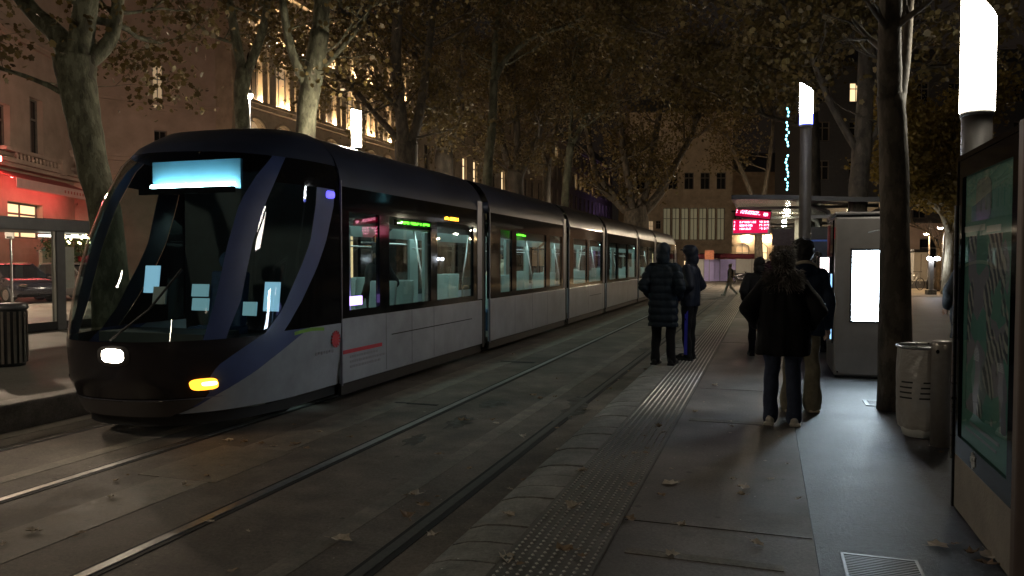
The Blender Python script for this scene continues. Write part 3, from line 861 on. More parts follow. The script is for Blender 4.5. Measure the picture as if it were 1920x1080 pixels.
# ------------------------------------------------------------------ ticket kiosk with the lit screen
p = at(1562, 708)
kq = thing('ticket_kiosk', 'grey ticket machine cabinet with a glowing white screen facing us', 'ticket machine', p)
mb = MB(); mb.box(0, .86, .0, 1.25, .03, 2.14); mb.build('cabinet', M['kiosk'], kq, bevel=.03)
MB().box(.02, .84, .03, 1.2, 0, .03).build('foot', M['black'], kq)
mb = MB(); mb.box(-.01, .87, -.01, 1.26, 2.16, 2.20); mb.build('lid', M['kiosk'], kq, bevel=.015)
MB().box(.012, .848, .012, 1.2, 2.138, 2.163).build('lid_gap', M['black'], kq)
sc = MB().box(.19, .69, -.012, .004, .74, 1.72).build('screen_frame', M['darkmetal'], kq, bevel=.006)
MB().box(.215, .665, -.016, -.0125, .768, 1.69).build('screen', M['screenwhite'], sc)
mb = MB(); mb.tube([(.40 + .34 * (k / 8), -.004, 1.93 + .03 * math.sin(math.pi * k / 8)) for k in range(9)], .006, 6); mb.build('emblem', M['inox'], kq, True)
MB().box(-.02, -.0005, .12, 1.12, .45, 2.1).build('side_panel', M['black'], kq)
MB().box(-.028, -.02, .62, .92, 1.62, 2.05).build('red_notice', pmat('red_panel', (.35, .05, .07), .5), kq)
mb = MB(); mb.box(-.20, -.02, .30, .55, 1.38, 1.62); bx = mb.build('lamp_box', M['darkmetal'], kq, bevel=.02)
MB().box(-.16, -.05, .293, .2975, 1.40, 1.60).build('lit_face', emat('lit_face', (1, .88, .85), 5), bx)
mb = MB(); mb.box(-.03, -.02, .16, .24, .5, 1.38); mb.build('blue_strip', emat('blue_strip', (.3, .62, 1), 1.5), kq)
MB().obox((-.05, .75, .98), (.02, .2, .18), rz=0, ry=R(12)).build('side_screen', emat('side_screen', (.35, .4, 1), 1.0), kq)
MB().box(-.006, -.0005, .01, .05, 1.85, 2.0).build('red_label', M['red'], kq)
for (xx, zz) in ((.05, .08), (.81, .08)):
    MB().ell((xx, -.002, zz), (.012, .006, .012)).build('bolt', M['black'], kq)

# ------------------------------------------------------------------ shelter on our platform
sh = thing('tram_shelter', 'glass and steel tram shelter with a pale lit ceiling beyond the ticket machine', 'shelter', (0, 17, 0))
SX0, SX1, SL = -.72, 2.35, 13.0
shin = pmat('shelter_soffit', (.50, .48, .42), .16, 0, .06, 2, coat=.3)
mb = MB(); mb.grid(lambda u, v: Vector((SX0 + (SX1 - SX0) * u, SL * v, 2.80 + .06 * math.cos(u * 3.1))), 10, 1); mb.build('soffit', shin, sh, True)
mb = MB(); mb.prism([(SX0 + (SX1 - SX0) * k / 10, 2.806 + .06 * math.cos(k * .31)) for k in range(11)] + [(SX0 + (SX1 - SX0) * k / 10, 2.90 + .06 * math.cos(k * .31)) for k in range(10, -1, -1)],
                    lambda a, c: (a, 0, c), lambda a, c: (a, SL, c)); mb.build('roof', M['darkmetal'], sh)
for yy in (1.0, 5.0, 9.0, 12.6):
    MB().tube([(1.35, yy, 0), (1.35, yy, 2.2), (1.25, yy, 2.62), (.9, yy, 2.79)], [.06, .06, .055, .05], 12).build('post', M['greymetal'], sh, True)
    MB().box(SX0 + .1, SX1 - .1, yy - .03, yy + .03, 2.70, 2.76).build('cross_beam', M['greymetal'], sh)
for k in range(3):
    g = MB().add([(1.42, 1.1 + 4 * k, .25), (1.42, 4.9 + 4 * k, .25), (1.42, 4.9 + 4 * k, 2.2), (1.42, 1.1 + 4 * k, 2.2)], [(0, 1, 2, 3)]).build('back_glass', M['glass'], sh)
    MB().box(1.40, 1.44, 1.1 + 4 * k, 4.9 + 4 * k, 2.2, 2.24).build('glass_rail', M['greymetal'], g)
dl = emat('downlight', (1, .92, .66), 330)
for (x_, y_) in ((1475, 402), (1470, 422), (1590, 402)):
    q = at(x_, y_, 2.78)
    if 17.1 < q.y < 29.9:
        MB().lathe([(.075, 0), (.075, .012)], 20, (q.x, q.y - 17, 2.735)).build('downlight', dl, sh)
MB().box(.95, 1.4, 2.0, 6.2, .44, .48).build('bench', M['darkmetal'], sh, bevel=.01)
for yy in (2.4, 5.8): MB().box(1.1, 1.2, yy - .03, yy + .03, 0, .44).build('bench_leg', M['darkmetal'], sh)
q = atd(1468, 445, 19.2)
mb = MB(); mb.obox((q.x, q.y - 17, q.z), (.26, .03, .20)); mb.build('map_board', pmat('map_board', (.16, .13, .17), .6, 0, .3, 9), sh)
q = atd(1490, 425, 21)
MB().obox((q.x + .05, q.y - 17, 1.6), (.05, .04, 1.1)).build('lit_mullion', M['palewall'], sh)

q0 = atd(1373, 411, 17.6); q1 = atd(1441, 440, 17.6)
dp = thing('departure_display', 'red LED departure board hanging under the front of the shelter roof', 'departure board', (q0.x, q0.y, q1.z))
DW = (q1 - q0).length * .92; DH = q0.z - q1.z
mb = MB(); mb.box(0, DW, .0, .16, 0, DH); mb.build('case', M['palewall'], dp, bevel=.012)
MB().box(.025, DW - .06, -.006, -.0005, .035, DH - .02).build('led_face', emat('led_face', (.75, .0, .07), .75), dp)
rr = random.Random(12)
def ledrow(x, x1, z, hh):
    mb = MB()
    while x < x1 - .005:                     # dot-matrix characters too small to read
        for c in range(3):
            pat = rr.choice(((0, 1), (0, .35), (.65, 1), (.4, .6), (0, 1), (.0, 1)))
            mb.box(x + c * .0095, x + c * .0095 + .0085, -.011, -.0065, z + hh * pat[0], z + hh * pat[1])
        x += .036
    mb.build('led_text', M['ledpink'], dp)
sw = (DW - .085) / .80
for k, e in enumerate((.52, .43, .41)):
    z_ = DH - .095 - k * .075
    ledrow(.035, .065, z_, .045); ledrow(.035 + .14 * sw, .03 + e * sw, z_, .045); ledrow(.035 + .60 * sw, .035 + .68 * sw, z_, .045); ledrow(.035 + .705 * sw, .035 + .80 * sw, z_, .045)
for xx in (.06, DW - .06): MB().box(xx - .012, xx + .012, .06, .09, DH, DH + .16).build('hanger', M['darkmetal'], dp)
MB().box(-.02, DW + .02, .05, .10, DH + .16, DH + .20).build('hanger_bar', M['darkmetal'], dp)

q2 = atd(1379, 386, 17.2)  # glowing copy of the board, added in place of its soffit reflection
d2 = thing('departure_display', 'upper slanting glowing copy of the red LED board, standing for its reflection', 'departure board', (q2.x, q2.y, q2.z - .14))
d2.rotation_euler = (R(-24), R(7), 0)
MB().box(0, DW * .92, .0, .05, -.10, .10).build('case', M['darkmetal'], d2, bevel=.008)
MB().box(.01, DW * .90, -.006, -.0005, -.085, .085).build('led_face', emat('led_face_reflected', (.75, 0, .07), .45), d2)
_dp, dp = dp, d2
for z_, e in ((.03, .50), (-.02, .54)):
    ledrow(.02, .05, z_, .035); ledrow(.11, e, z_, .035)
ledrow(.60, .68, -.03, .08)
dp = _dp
q0 = atd(1512, 452, 13.6)
bp_ = thing('blue_panel', 'bright blue information panel standing behind the man with the bushy hair', 'information panel', (q0.x, q0.y, 0))
mb = MB(); mb.box(0, .40, 0, .08, .15, 1.93); mb.build('panel', M['blue'], bp_, bevel=.02)
MB().box(.06, .34, -.006, .0, 1.55, 1.9).build('notice', pmat('dark_notice', (.02, .03, .06), .4), bp_)
MB().box(.05, .35, 0.01, .07, 0, .15).build('base', M['greymetal'], bp_)

q0 = atd(1520, 425, 14.3)
fr = thing('glass_screen', 'tall framed glass wind screen between the blue panel and the ticket machine', 'glass screen', (q0.x - .1, q0.y + .2, 0))
mb = MB(); mb.box(0, .05, 0, .05, 0, 2.42); mb.box(.72, .77, 0, .05, 0, 2.42); mb.box(.05, .72, 0, .05, 2.36, 2.42); mb.box(.05, .72, 0, .05, .1, .16); mb.build('frame', M['greymetal'], fr)
MB().add([(.05, .025, .16), (.72, .025, .16), (.72, .025, 2.36), (.05, .025, 2.36)], [(0, 1, 2, 3)]).build('pane', M['glass'], fr)
MB().box(.12, .4, -.005, .02, 1.95, 2.2).build('dark_board', M['darkmetal'], fr)
MB().box(.48, .66, -.02, .04, 2.2, 2.36).build('beige_board', M['palewall'], fr)

# ------------------------------------------------------------------ people
def voxel(mb, name, mat, parent, vox=.012, it=5, deform=None):
    me = bpy.data.meshes.new('tmp'); me.from_pydata([tuple(p) for p in mb.v], [], mb.f)
    o = bpy.data.objects.new('tmp', me); COL.objects.link(o)
    r = o.modifiers.new('r', 'REMESH'); r.mode = 'VOXEL'; r.voxel_size = vox
    s_ = o.modifiers.new('s', 'SMOOTH'); s_.factor = .5; s_.iterations = it
    dg = bpy.context.evaluated_depsgraph_get()
    m2 = bpy.data.meshes.new_from_object(o.evaluated_get(dg))
    bpy.data.objects.remove(o); bpy.data.meshes.remove(me)
    if deform:
        n = len(m2.vertices)
        co = np.empty(n * 3); no = np.empty(n * 3)
        m2.vertices.foreach_get('co', co); m2.vertices.foreach_get('normal', no)
        co = deform(co.reshape(-1, 3), no.reshape(-1, 3)); m2.vertices.foreach_set('co', co.ravel())
    m2.materials.clear(); m2.materials.append(mat); m2.name = name
    m2.polygons.foreach_set('use_smooth', [True] * len(m2.polygons)); m2.update()
    o = bpy.data.objects.new(name, m2); COL.objects.link(o); o.parent = parent
    return o


def folds(amp, freq, seed):
    r_ = np.random.default_rng(seed); ph = r_.uniform(0, 6, 6)
    def f(co, no):
        d = amp * (np.sin(co[:, 2] * freq + ph[0] + 3 * np.sin(co[:, 0] * 9 + ph[1])) * .6 + np.sin(co[:, 0] * freq * .8 + co[:, 2] * freq * .5 + ph[2]) * .5 + np.sin(co[:, 1] * freq * 1.1 - co[:, 2] * freq * .7 + ph[3]) * .4)
        return co + no * d[:, None]
    return f


def quilt(amp, pitch, z0, z1):
    def f(co, no):
        k = ((co[:, 2] > z0) & (co[:, 2] < z1)).astype(float)
        d = amp * (np.abs(np.sin(np.pi * co[:, 2] / pitch)) ** .5 - .5) * k
        d += .005 * np.sin(co[:, 0] * 45 + co[:, 2] * 30) * np.sin(co[:, 1] * 50)
        return co + no * d[:, None]
    return f


ARMS = {'pocket': ((.285, -.10, 1.15), (.20, .11, .97)), 'down': ((.25, -.03, 1.13), (.265, .06, .88)), 'front': ((.27, .0, 1.13), (.10, .25, 1.17)),
        'wide': ((.315, -.09, 1.17), (.235, .10, 1.0)), 'out': ((.30, -.12, 1.16), (.30, .08, 1.04))}


def person(label, loc, rz, h, coat, trouser, shoe, hair='short', jacket='jacket', arms=('pocket', 'pocket'), bulk=1.0, hem=.84, hood='down', walk=False, hairmat=None, dform=None, flare=0, headturn=0, group=None, scale_leg=1.0):
    k = h / 1.75
    t = thing('person', label, 'person', loc, rz, group); t.scale = (k, k, k)
    b = MB(); c = MB(); tr = MB()
    ht = R(headturn)
    hd = lambda x, y, z: (x * math.cos(ht) - y * math.sin(ht), x * math.sin(ht) + y * math.cos(ht), z)
    # legs
    if walk:
        legs = [((-.085, 0, .90), (-.09, .17, .52), (-.09, .30, .10), (-.09, .42, .075)), ((.085, 0, .90), (.09, .02, .50), (.09, -.32, .16), (.09, -.24, .05))]
    else:
        legs = [((-.09, 0, .90), (-.105, .025, .50), (-.115, -.005, .09), (-.13, .14, .035)), ((.09, 0, .90), (.105, .02, .50), (.115, .015, .09), (.135, .16, .035))]
    for hp, kn, an, to in legs:
        b.cap(hp, kn, .075, .052); b.cap(kn, an, .05, .038); b.cap(an, to, .04, .028)
        tr.cap(hp, kn, .098 * bulk ** .5, .074); tr.cap(kn, (an[0], an[1], an[2] + .02), .073, .062 + flare)
        tr.cap((an[0], an[1], an[2] + .02), (an[0], an[1] + .01, an[2] - .02), .060 + flare, .060 + flare)
    tr.ell((0, 0, .93), (.17 * bulk, .125 * bulk, .13))
    b.ell((0, 0, .95), (.155, .11, .12)); b.ell((0, 0, 1.14), (.14, .10, .18)); b.ell((0, 0, 1.32), (.165, .11, .17)); b.cap((-.13, 0, 1.42), (.13, 0, 1.42), .06, .06)
    b.cap((0, -.005, 1.42), (0, .015, 1.56), .056, .052)
    # head with a face
    b.ell((0, 0.01, 1.655), (.073, .09, .098)); b.ell(hd(0, .035, 1.595), (.054, .060, .058))
    b.cap(hd(0, .10, 1.655), hd(0, .118, 1.615), .010, .015)
    b.ell(hd(0, .092, 1.575), (.024, .012, .008)); b.ell(hd(0, .080, 1.545), (.024, .022, .018))
    for s in (1, -1):
        b.ell(hd(s * .032, .088, 1.672), (.020, .012, .007)); b.ell(hd(s * .030, .086, 1.648), (.012, .010, .008))
        b.ell(hd(s * .076, .0, 1.635), (.012, .024, .034)); b.ell(hd(s * .04, .070, 1.615), (.02, .02, .018))
    # arms, hands with five fingers
    for s, a in ((-1, arms[0]), (1, arms[1])):
        el, wr = ARMS[a]; el = Vector((s * el[0] * (1 + (bulk - 1) * .5), el[1], el[2])); wr = Vector((s * wr[0] * (1 + (bulk - 1) * .5), wr[1], wr[2]))
        shd = Vector((s * .175, 0, 1.41))
        b.cap(shd, el, .046, .040); b.cap(el, wr, .040, .027)
        d = (wr - el).normalized(); sd_ = d.cross(Vector((s, 0, 0.2))).normalized(); up = sd_.cross(d)
        pl = wr + d * .05; b.cap(wr, pl + d * .02, .024, .032); b.cap(pl - sd_ * .02, pl + sd_ * .02, .024, .024)
        for q, (o_, ln) in enumerate(((-.030, .062), (-.010, .075), (.010, .072), (.028, .056))):
            f0 = pl + d * .03 + sd_ * o_; f1 = f0 + d * ln * .5 - up * s * .008; f2 = f1 + d * ln * .45 - up * s * .024
            b.cap(f0, f1, .0100, .0092, 8); b.cap(f1, f2, .0092, .0078, 8)
        th = pl - sd_ * .034; b.cap(th, th - sd_ * .022 + d * .03, .012, .010, 8); b.cap(th - sd_ * .022 + d * .03, th - sd_ * .016 + d * .058, .010, .008, 8)
        ra = .068 * bulk ** .5
        c.cap(shd, el, ra + .012, ra); c.cap(el, wr - d * .015, ra, ra * .78)
    voxel(b, 'body', M['skin'], t, .0075, 3)
    # coat
    c.cap((-.15, 0, 1.405), (.15, 0, 1.405), .082, .082)
    for s in (1, -1):
        c.cap((s * .075 * bulk, 0, 1.34), (s * .08 * bulk, 0, 1.0), .132 * bulk, .125 * bulk); c.cap((s * .08 * bulk, 0, 1.0), (s * .085 * bulk, .0, hem + .05), .125 * bulk, .128 * bulk)
        c.cap((s * .10 * bulk, -.01, 1.0), (s * .105 * bulk, -.01, hem + .03), .115 * bulk, .118 * bulk)
    c.cap((0, 0, 1.34), (0, 0, hem + .05), .13 * bulk, .15 * bulk)
    c.cap((0, -.01, 1.43), (0, .0, 1.50), .095, .085)
    if hood == 'up':
        c.ell((0, -.018, 1.66), (.105, .105, .128)); c.ell((0, -.03, 1.56), (.10, .105, .11)); c.ell(hd(0, .02, 1.70), (.098, .098, .085))
    elif hood == 'down':
        c.ell((0, -.085, 1.475), (.125, .07, .075)); c.cap((-.09, -.03, 1.50), (.09, -.03, 1.50), .05, .05)
    def cut(co, no):
        if dform: co = dform(co, no)
        k_ = (co[:, 2] < hem + .02) & (np.abs(co[:, 0]) < .27 * bulk) & (np.hypot(co[:, 0], co[:, 1]) < .32 * bulk)
        co[k_, 2] = np.maximum(co[k_, 2], hem + .006 * np.sin(co[k_, 0] * 30))
        return co
    cobj = voxel(c, 'coat', coat, t, .012, 4, cut)
    voxel(tr, 'trousers', trouser, t, .012, 4, folds(.007, 26, int(h * 1000)))
    for hp, kn, an, to in legs:
        s_ = MB(); s_.cap((an[0], an[1] - .03, an[2] - .035), (to[0], to[1] + .03, max(.042, to[2] + .005)), .046, .040); s_.cap((an[0], an[1] - .02, an[2] + .01), (an[0], an[1], an[2] - .02), .046, .05)
        if not walk: s_.box(min(an[0], to[0]) - .042, max(an[0], to[0]) + .042, an[1] - .075, to[1] + .07, 0, .03)
        voxel(s_, 'shoe', shoe, t, .008, 3)
    hm = hairmat or M['hairdark']
    if hair:
        hb = MB()
        if hair == 'bushy':
            hb.ell((0, -.015, 1.70), (.108, .115, .105)); hb.ell((0, -.06, 1.63), (.095, .075, .09)); hb.ell(hd(0, .06, 1.75), (.08, .06, .05))
            amp = .0028
        elif hair == 'long':
            hb.ell((0, -.01, 1.68), (.092, .105, .098)); hb.ell((0, -.055, 1.58), (.10, .075, .14)); hb.ell((0, -.08, 1.48), (.12, .06, .10)); amp = .0026
        elif hair == 'cap':
            hb.ell((0, .0, 1.70), (.085, .10, .075)); hb.ell(hd(0, .085, 1.695), (.065, .06, .012)); amp = .001
        elif hair == 'peak':
            hb.ell(hd(0, .10, 1.70), (.065, .07, .012)); hb.ell((0, .0, 1.72), (.08, .09, .05)); amp = .001
        else:
            hb.ell((0, -.008, 1.69), (.082, .098, .082)); hb.ell((0, -.04, 1.64), (.078, .065, .07)); amp = .004
        def hairy(co, no, amp=amp):
            d = amp * (np.sin(co[:, 0] * 90 + 3 * np.sin(co[:, 2] * 50)) + np.sin(co[:, 2] * 110 + co[:, 1] * 60) + .6 * np.sin(co[:, 1] * 170))
            return co + no * d[:, None]
        voxel(hb, 'cap' if hair in ('cap', 'peak') else 'hair', hm, t, .009, 2, hairy)
    return t


def fur_trim(parent, centre, rx, ry, rz_, n, ln, seed):
    r_ = random.Random(seed); mb = MB(); c = Vector(centre)
    for _ in range(n):
        a = r_.uniform(0, 2 * math.pi); z = r_.gauss(0, rz_)
        p = c + Vector((rx * math.cos(a), ry * math.sin(a), z))
        d = Vector((math.cos(a) * r_.uniform(.4, 1.2), math.sin(a) * r_.uniform(.4, 1.2), r_.uniform(-.8, .7))) * ln * r_.uniform(.5, 1.2)
        s_ = Vector((-math.sin(a), math.cos(a), r_.uniform(-.5, .5))) * .0055
        mb.add([p - s_, p + s_, p + d * .6 + s_ * .6 + Vector((0, 0, -.004)), p + d + Vector((0, 0, -.016))], [(0, 1, 2, 3)])
    return mb.build('fur_trim', M['fur'], parent)


C = {'puffer': cloth('puffer_cloth', (.007, .014, .024), .6, 20, .3), 'navy': cloth('navy_cloth', (.010, .014, .026), .6), 'blackc': cloth('black_cloth', (.009, .009, .010), .8),
     'jeans': cloth('jeans', (.05, .062, .10), .9, 30, .4), 'blackt': cloth('black_trousers', (.009, .009, .011), .85), 'olive': cloth('olive_trousers', (.17, .15, .105), .9, 16, .5),
     'bluestripe': pmat('blue_stripe', (.05, .05, .55), .5), 'white': cloth('white_shoe', (.62, .58, .5), .6), 'black': cloth('black_shoe', (.012, .012, .013), .5),
     'cream': cloth('cream_cloth', (.5, .43, .33), .8), 'pale': cloth('pale_trousers', (.6, .56, .5), .85), 'navy2': cloth('dark_blue_coat', (.012, .022, .045), .7), 'plumc': cloth('plum_cloth', (.05, .02, .04), .8)}

p1 = person('person in a long quilted dark blue puffer coat at the platform edge', at(1243, 684), R(-8), 1.80, C['puffer'], C['blackt'], C['black'], None, bulk=.97, hem=.56, hood='up', dform=quilt(.022, .105, .5, 1.5), flare=.004)
MB().ell((-.115, .18, .055), (.03, .05, .006)).build('shoe_flash', C['white'], p1, True)
p2 = person('person in a hooded dark jacket with a blue stripe down the trousers', at(1293, 675), R(78), 1.78, C['navy'], C['blackt'], C['black'], 'peak', bulk=1.03, hem=.84, hood='up', dform=folds(.008, 22, 5), hairmat=C['navy'])
mb = MB()
for k in range(24):
    z0 = .88 - k * .032; zz = lambda z: Vector((.0, 0, 0))
for s in (-1,):
    mb.grid(lambda u, v: Vector((s * (.100 + .075 + .006 + .012 * v - .010 * abs(v - .5)), -.028 + .05 * u + .01 * v, .84 - .74 * v)), 2, 16)
mb.build('side_stripe', C['bluestripe'], p2, True)
mb = MB(); mb.ell((-.262, -.06, 1.30), (.012, .03, .03)); mb.build('sleeve_badge', pmat('badge', (.35, .18, .16), .6), p2)
p3 = person('woman in a black coat with fur trimmed hood, jeans and white shoes', at(1466, 797), R(-2), 1.64, C['blackc'], C['jeans'], C['white'], 'long', arms=('wide', 'wide'), bulk=1.19, hem=.715, hood='down', dform=folds(.010, 18, 8), hairmat=cloth('brown_hair', (.040, .031, .025), .5, 60, .8), flare=.014)
fur_trim(p3, (0, -.055, 1.475), .155, .125, .04, 2600, .06, 5)
hs = fur_trim(p3, (0, -.03, 1.66), .085, .095, .07, 1600, .045, 6); hs.name = 'hair_strands'
p4 = person('man with bushy dark hair, dark blue jacket and baggy olive trousers beside the woman', at(1502, 771), R(8), 1.74, C['navy2'], C['olive'], C['cream'], 'bushy', bulk=1.0, hem=.80, hood='down', dform=folds(.009, 20, 9), flare=.035, arms=('down', 'down'), headturn=25)
mb = MB(); mb.tube([(.13 * math.cos(R(a)), -.02 + .10 * math.sin(R(a)), 1.525 - .03 * math.cos(R(a * 2))) for a in range(180, 361, 20)], .018, 8); mb.build('hood_lining', C['cream'], p4, True)
p5 = person('hooded person in black half hidden to the left of the fur hooded woman', Vector((*atd(1424, 490, 12.6).xy, 0)), R(10), 1.60, C['blackc'], C['blackt'], C['black'], None, bulk=1.1, hem=.7, hood='up', dform=folds(.01, 18, 12))
p6 = person('person far down the platform with pale face turned towards us', Vector((*atd(1448, 490, 19.5).xy, 0)), R(170), 1.76, C['plumc'], C['blackt'], C['black'], 'short', bulk=1.05, hem=.8, dform=folds(.01, 18, 13))
p7 = person('person in a dark coat standing by the blue panel, behind the bushy haired man', Vector((*atd(1532, 490, 13.2).xy, 0)), R(-15), 1.70, C['navy'], C['blackt'], C['black'], 'short', bulk=1.12, hem=.72, dform=folds(.01, 18, 14))
p8 = person('person in a white cap and dark waistcoat walking across the far road', Vector((*atd(1370, 490, 40).xy, TZ + .012)), R(80), 1.68, C['cream'], C['pale'], C['white'], 'cap', walk=True, hem=.80, hood='none', arms=('down', 'pocket'), hairmat=C['white'], dform=folds(.008, 20, 16))
mb = MB()
for s in (1, -1): mb.cap((s * .07, 0, 1.36), (s * .075, 0, 1.02), .148, .142)
voxel(mb, 'waistcoat', C['blackc'], p8, .014, 3)
p9 = person('person in a black coat mostly hidden behind the poster panel', Vector((*atd(1822, 490, 9.6).xy, 0)), R(20), 1.72, C['blackc'], C['blackt'], C['black'], 'short', arms=('wide', 'pocket'), bulk=1.15, hem=.6, dform=folds(.012, 18, 18))
for (yy, xx, rz, lab, ct, hr) in ((10.75, -5.75, 70, 'passenger in a black coat standing inside the tram behind the second window', 'blackc', 'bushy'),
                                   (12.0, -6.4, 150, 'passenger in dark blue standing inside the tram near its first joint', 'navy2', 'short'),
                                   (16.9, -5.9, 200, 'passenger in a cream coat standing in the second section of the tram', 'cream', 'long')):
    person(lab, (xx, yy, TZ + .362), R(rz), 1.70, C[ct], C['blackt'], C['black'], hr, bulk=1.05, hem=.75, dform=folds(.01, 18, 20))

# ------------------------------------------------------------------ trees
LEAFPTS = [(0, -.45), (.16, -.36), (.40, -.30), (.34, -.08), (.50, .16), (.26, .26), (0, .52), (-.26, .24), (-.48, .20), (-.34, -.04), (-.42, -.30), (-.18, -.36)]


def leaf_mesh(name, anchors, per, spread, size, mat, parent, seed, droop=.2, zmin=3.4):
    r_ = np.random.default_rng(seed)
    A = np.repeat(np.array(anchors), per, axis=0)
    P = A + r_.normal(0, 1, A.shape) * np.array([spread, spread, spread * .75]) - np.array([0, 0, droop])
    P = P[P[:, 2] > zmin]
    n = len(P)
    sz = size * r_.uniform(.55, 1.25, n)
    nrm = r_.normal(0, 1, (n, 3)); nrm[:, 2] += .4; nrm /= np.linalg.norm(nrm, axis=1)[:, None]
    t = r_.normal(0, 1, (n, 3)); a = np.cross(nrm, t); a /= np.linalg.norm(a, axis=1)[:, None]; b_ = np.cross(nrm, a)
    lp = np.array(LEAFPTS); K_ = len(lp)
    curl = r_.uniform(-.5, .5, n)
    V = (P[:, None, :] + sz[:, None, None] * (lp[None, :, 0, None] * a[:, None, :] + lp[None, :, 1, None] * b_[:, None, :])
         + (sz * curl)[:, None, None] * (np.abs(lp[:, 0]) * .7 - .15)[None, :, None] * nrm[:, None, :])
    me = bpy.data.meshes.new(name)
    me.vertices.add(n * K_); me.vertices.foreach_set('co', V.astype(np.float32).ravel())
    me.loops.add(n * K_); me.loops.foreach_set('vertex_index', np.arange(n * K_, dtype=np.int32))
    me.polygons.add(n); me.polygons.foreach_set('loop_start', np.arange(n, dtype=np.int32) * K_)
    me.update(calc_edges=True); me.materials.append(mat)
    o = bpy.data.objects.new(name, me); COL.objects.link(o); o.parent = parent
    return o


def grow(mb, p, d, ln, r, lev, mx, anch, rd, up=.25):
    n = 6; pts = [Vector(p)]; rads = [r]; d = d.normalized()
    for i in range(n):
        d = (d + Vector((rd.gauss(0, .16), rd.gauss(0, .16), rd.gauss(0, .12) + up * .25))).normalized()
        pts.append(pts[-1] + d * ln / n); rads.append(r * (1 - .68 * (i + 1) / n))
    mb.tube(pts, rads, 8 if lev == 0 else (6 if lev == 1 else 4), False)
    if lev >= mx - 1:
        anch += [tuple(q) for q in pts[2:]]
    if lev < mx:
        for k in range((5, 4, 2)[min(lev, 2)]):
            i = rd.randint(1, n)
            ax = Vector((rd.gauss(0, 1), rd.gauss(0, 1), rd.gauss(.25, .5))).normalized()
            grow(mb, pts[i], d * .75 + ax * .9, ln * rd.uniform(.5, .75), rads[i] * .62, lev + 1, mx, anch, rd, up * .6)


def tree(label, w, stems, bark, per=4, size=.125, seed=1, leafmat=None, mx=3, glen=3.2, spread=.24, zmin=3.6, side=1, name='plane_tree', group='plane trees along the tram stop', extra=()):
    rd = random.Random(seed); mb = MB(); anch = []
    b0 = atd(stems[0][0][0], 490, w); base = Vector((b0.x, b0.y, 0 if w > 15 or True else 0))
    for si, stm in enumerate(stems):
        pts = []; rads = []
        dw = 0 if si == 0 else rd.uniform(-.9, .9)
        for i, q in enumerate(stm):
            ww = w + dw * i / max(1, len(stm) - 1) + (q[3] if len(q) > 3 else 0)
            pts.append(atd(q[0], q[1], ww) - base); rads.append(q[2] / 2 * ww / FPX)
        if si == 0:
            pts[0].z = 0; rads[0] *= 1.12
        # finer curve
        P = [pts[0]]; Q = [rads[0]]
        for i in range(len(pts) - 1):
            p0, p1, p2, p3 = pts[max(i - 1, 0)], pts[i], pts[i + 1], pts[min(i + 2, len(pts) - 1)]
            for t in (.25, .5, .75, 1):
                P.append(.5 * ((2 * p1) + (p2 - p0) * t + (2 * p0 - 5 * p1 + 4 * p2 - p3) * t * t + (3 * p1 - p0 - 3 * p2 + p3) * t ** 3)); Q.append((rads[i] * (1 - t) + rads[i + 1] * t) * rd.uniform(.96, 1.05))
        mb.tube(P, Q, 14 if si == 0 else 10)
        d = (P[-1] - P[-3]).normalized()
        if si > 0 or len(stems) == 1:
            for k in range(2):
                grow(mb, P[-1] - d * .02, d + Vector((rd.gauss(0, .3), rd.gauss(0, .3), .1)), glen, Q[-1] * .85, 0, mx, anch, rd)
            for k in range(6 if 24 <= w <= 60 else 3):
                i = rd.randint(len(P) // 5 if 24 <= w <= 60 else len(P) // 3, len(P) - 1)
                ax = Vector((rd.gauss(0, 1), rd.gauss(0, 1), .35)).normalized()
                grow(mb, P[i], ax, glen * .7, Q[i] * .4, 1, mx, anch, rd)
    t = thing(name, label, 'tree', base, 0, group)
    mb.build('trunk', bark, t, True)
    for e in extra:
        anch.append(tuple(e - base))
    if per and anch:
        leaf_mesh('crown', anch, per, spread, size, leafmat or M['leaf'], t, seed, zmin=zmin)
    return t


def gy(w): return 490 + CAMZ * FPX / w

tree('big mottled plane tree with a forked trunk rising behind the front of the tram', 14.4,
     [[(212, gy(14.4), 66), (200, 420, 56), (178, 330, 54), (158, 230, 58), (144, 150, 68), (140, 110, 74)],
      [(138, 120, 44), (112, 70, 40), (60, 20, 30), (15, -40, 26)], [(148, 120, 52), (155, 50, 44), (166, -20, 40), (172, -120, 34)],
      [(160, 118, 36), (205, 78, 26), (220, 20, 22), (224, -80, 20)], [(166, 215, 14), (112, 172, 10), (45, 142, 8), (-30, 120, 6)]], M['bark1'], 6, .125, 3, glen=3.0, zmin=3.9)
tree('slender plane tree forking above the tram cab, left of the lit window', 23,
     [[(464, gy(23), 30), (456, 260, 26), (452, 180, 27), (458, 130, 30)], [(455, 140, 18), (440, 60, 18), (425, -20, 16)], [(462, 140, 17), (485, 80, 16), (500, 20, 14), (505, -60, 12)]], M['bark1'], 3, .125, 5)
tree('tall straight pale plane tree rising over the tram roof before the lit facade', 18,
     [[(556, gy(18), 46), (572, 255, 38), (585, 150, 38), (600, 60, 34)], [(600, 66, 32), (606, -30, 28), (608, -140, 22)], [(598, 135, 11), (640, 90, 10), (680, 40, 8), (700, -10, 7)], [(582, 180, 20), (545, 90, 16), (530, 0, 13)]], M['bark1'], 3, .125, 6)
tree('vase shaped plane tree with many upright limbs right of the lit facade', 26,
     [[(765, gy(26), 48), (762, 300, 44), (762, 270, 44)], [(758, 275, 26), (748, 180, 22), (742, 100, 20), (748, 0, 16)], [(768, 275, 20), (785, 220, 18), (800, 120, 14), (815, 0, 12)], [(765, 280, 14), (700, 210, 10), (660, 160, 8)]], M['bark2'], 6, .125, 7)
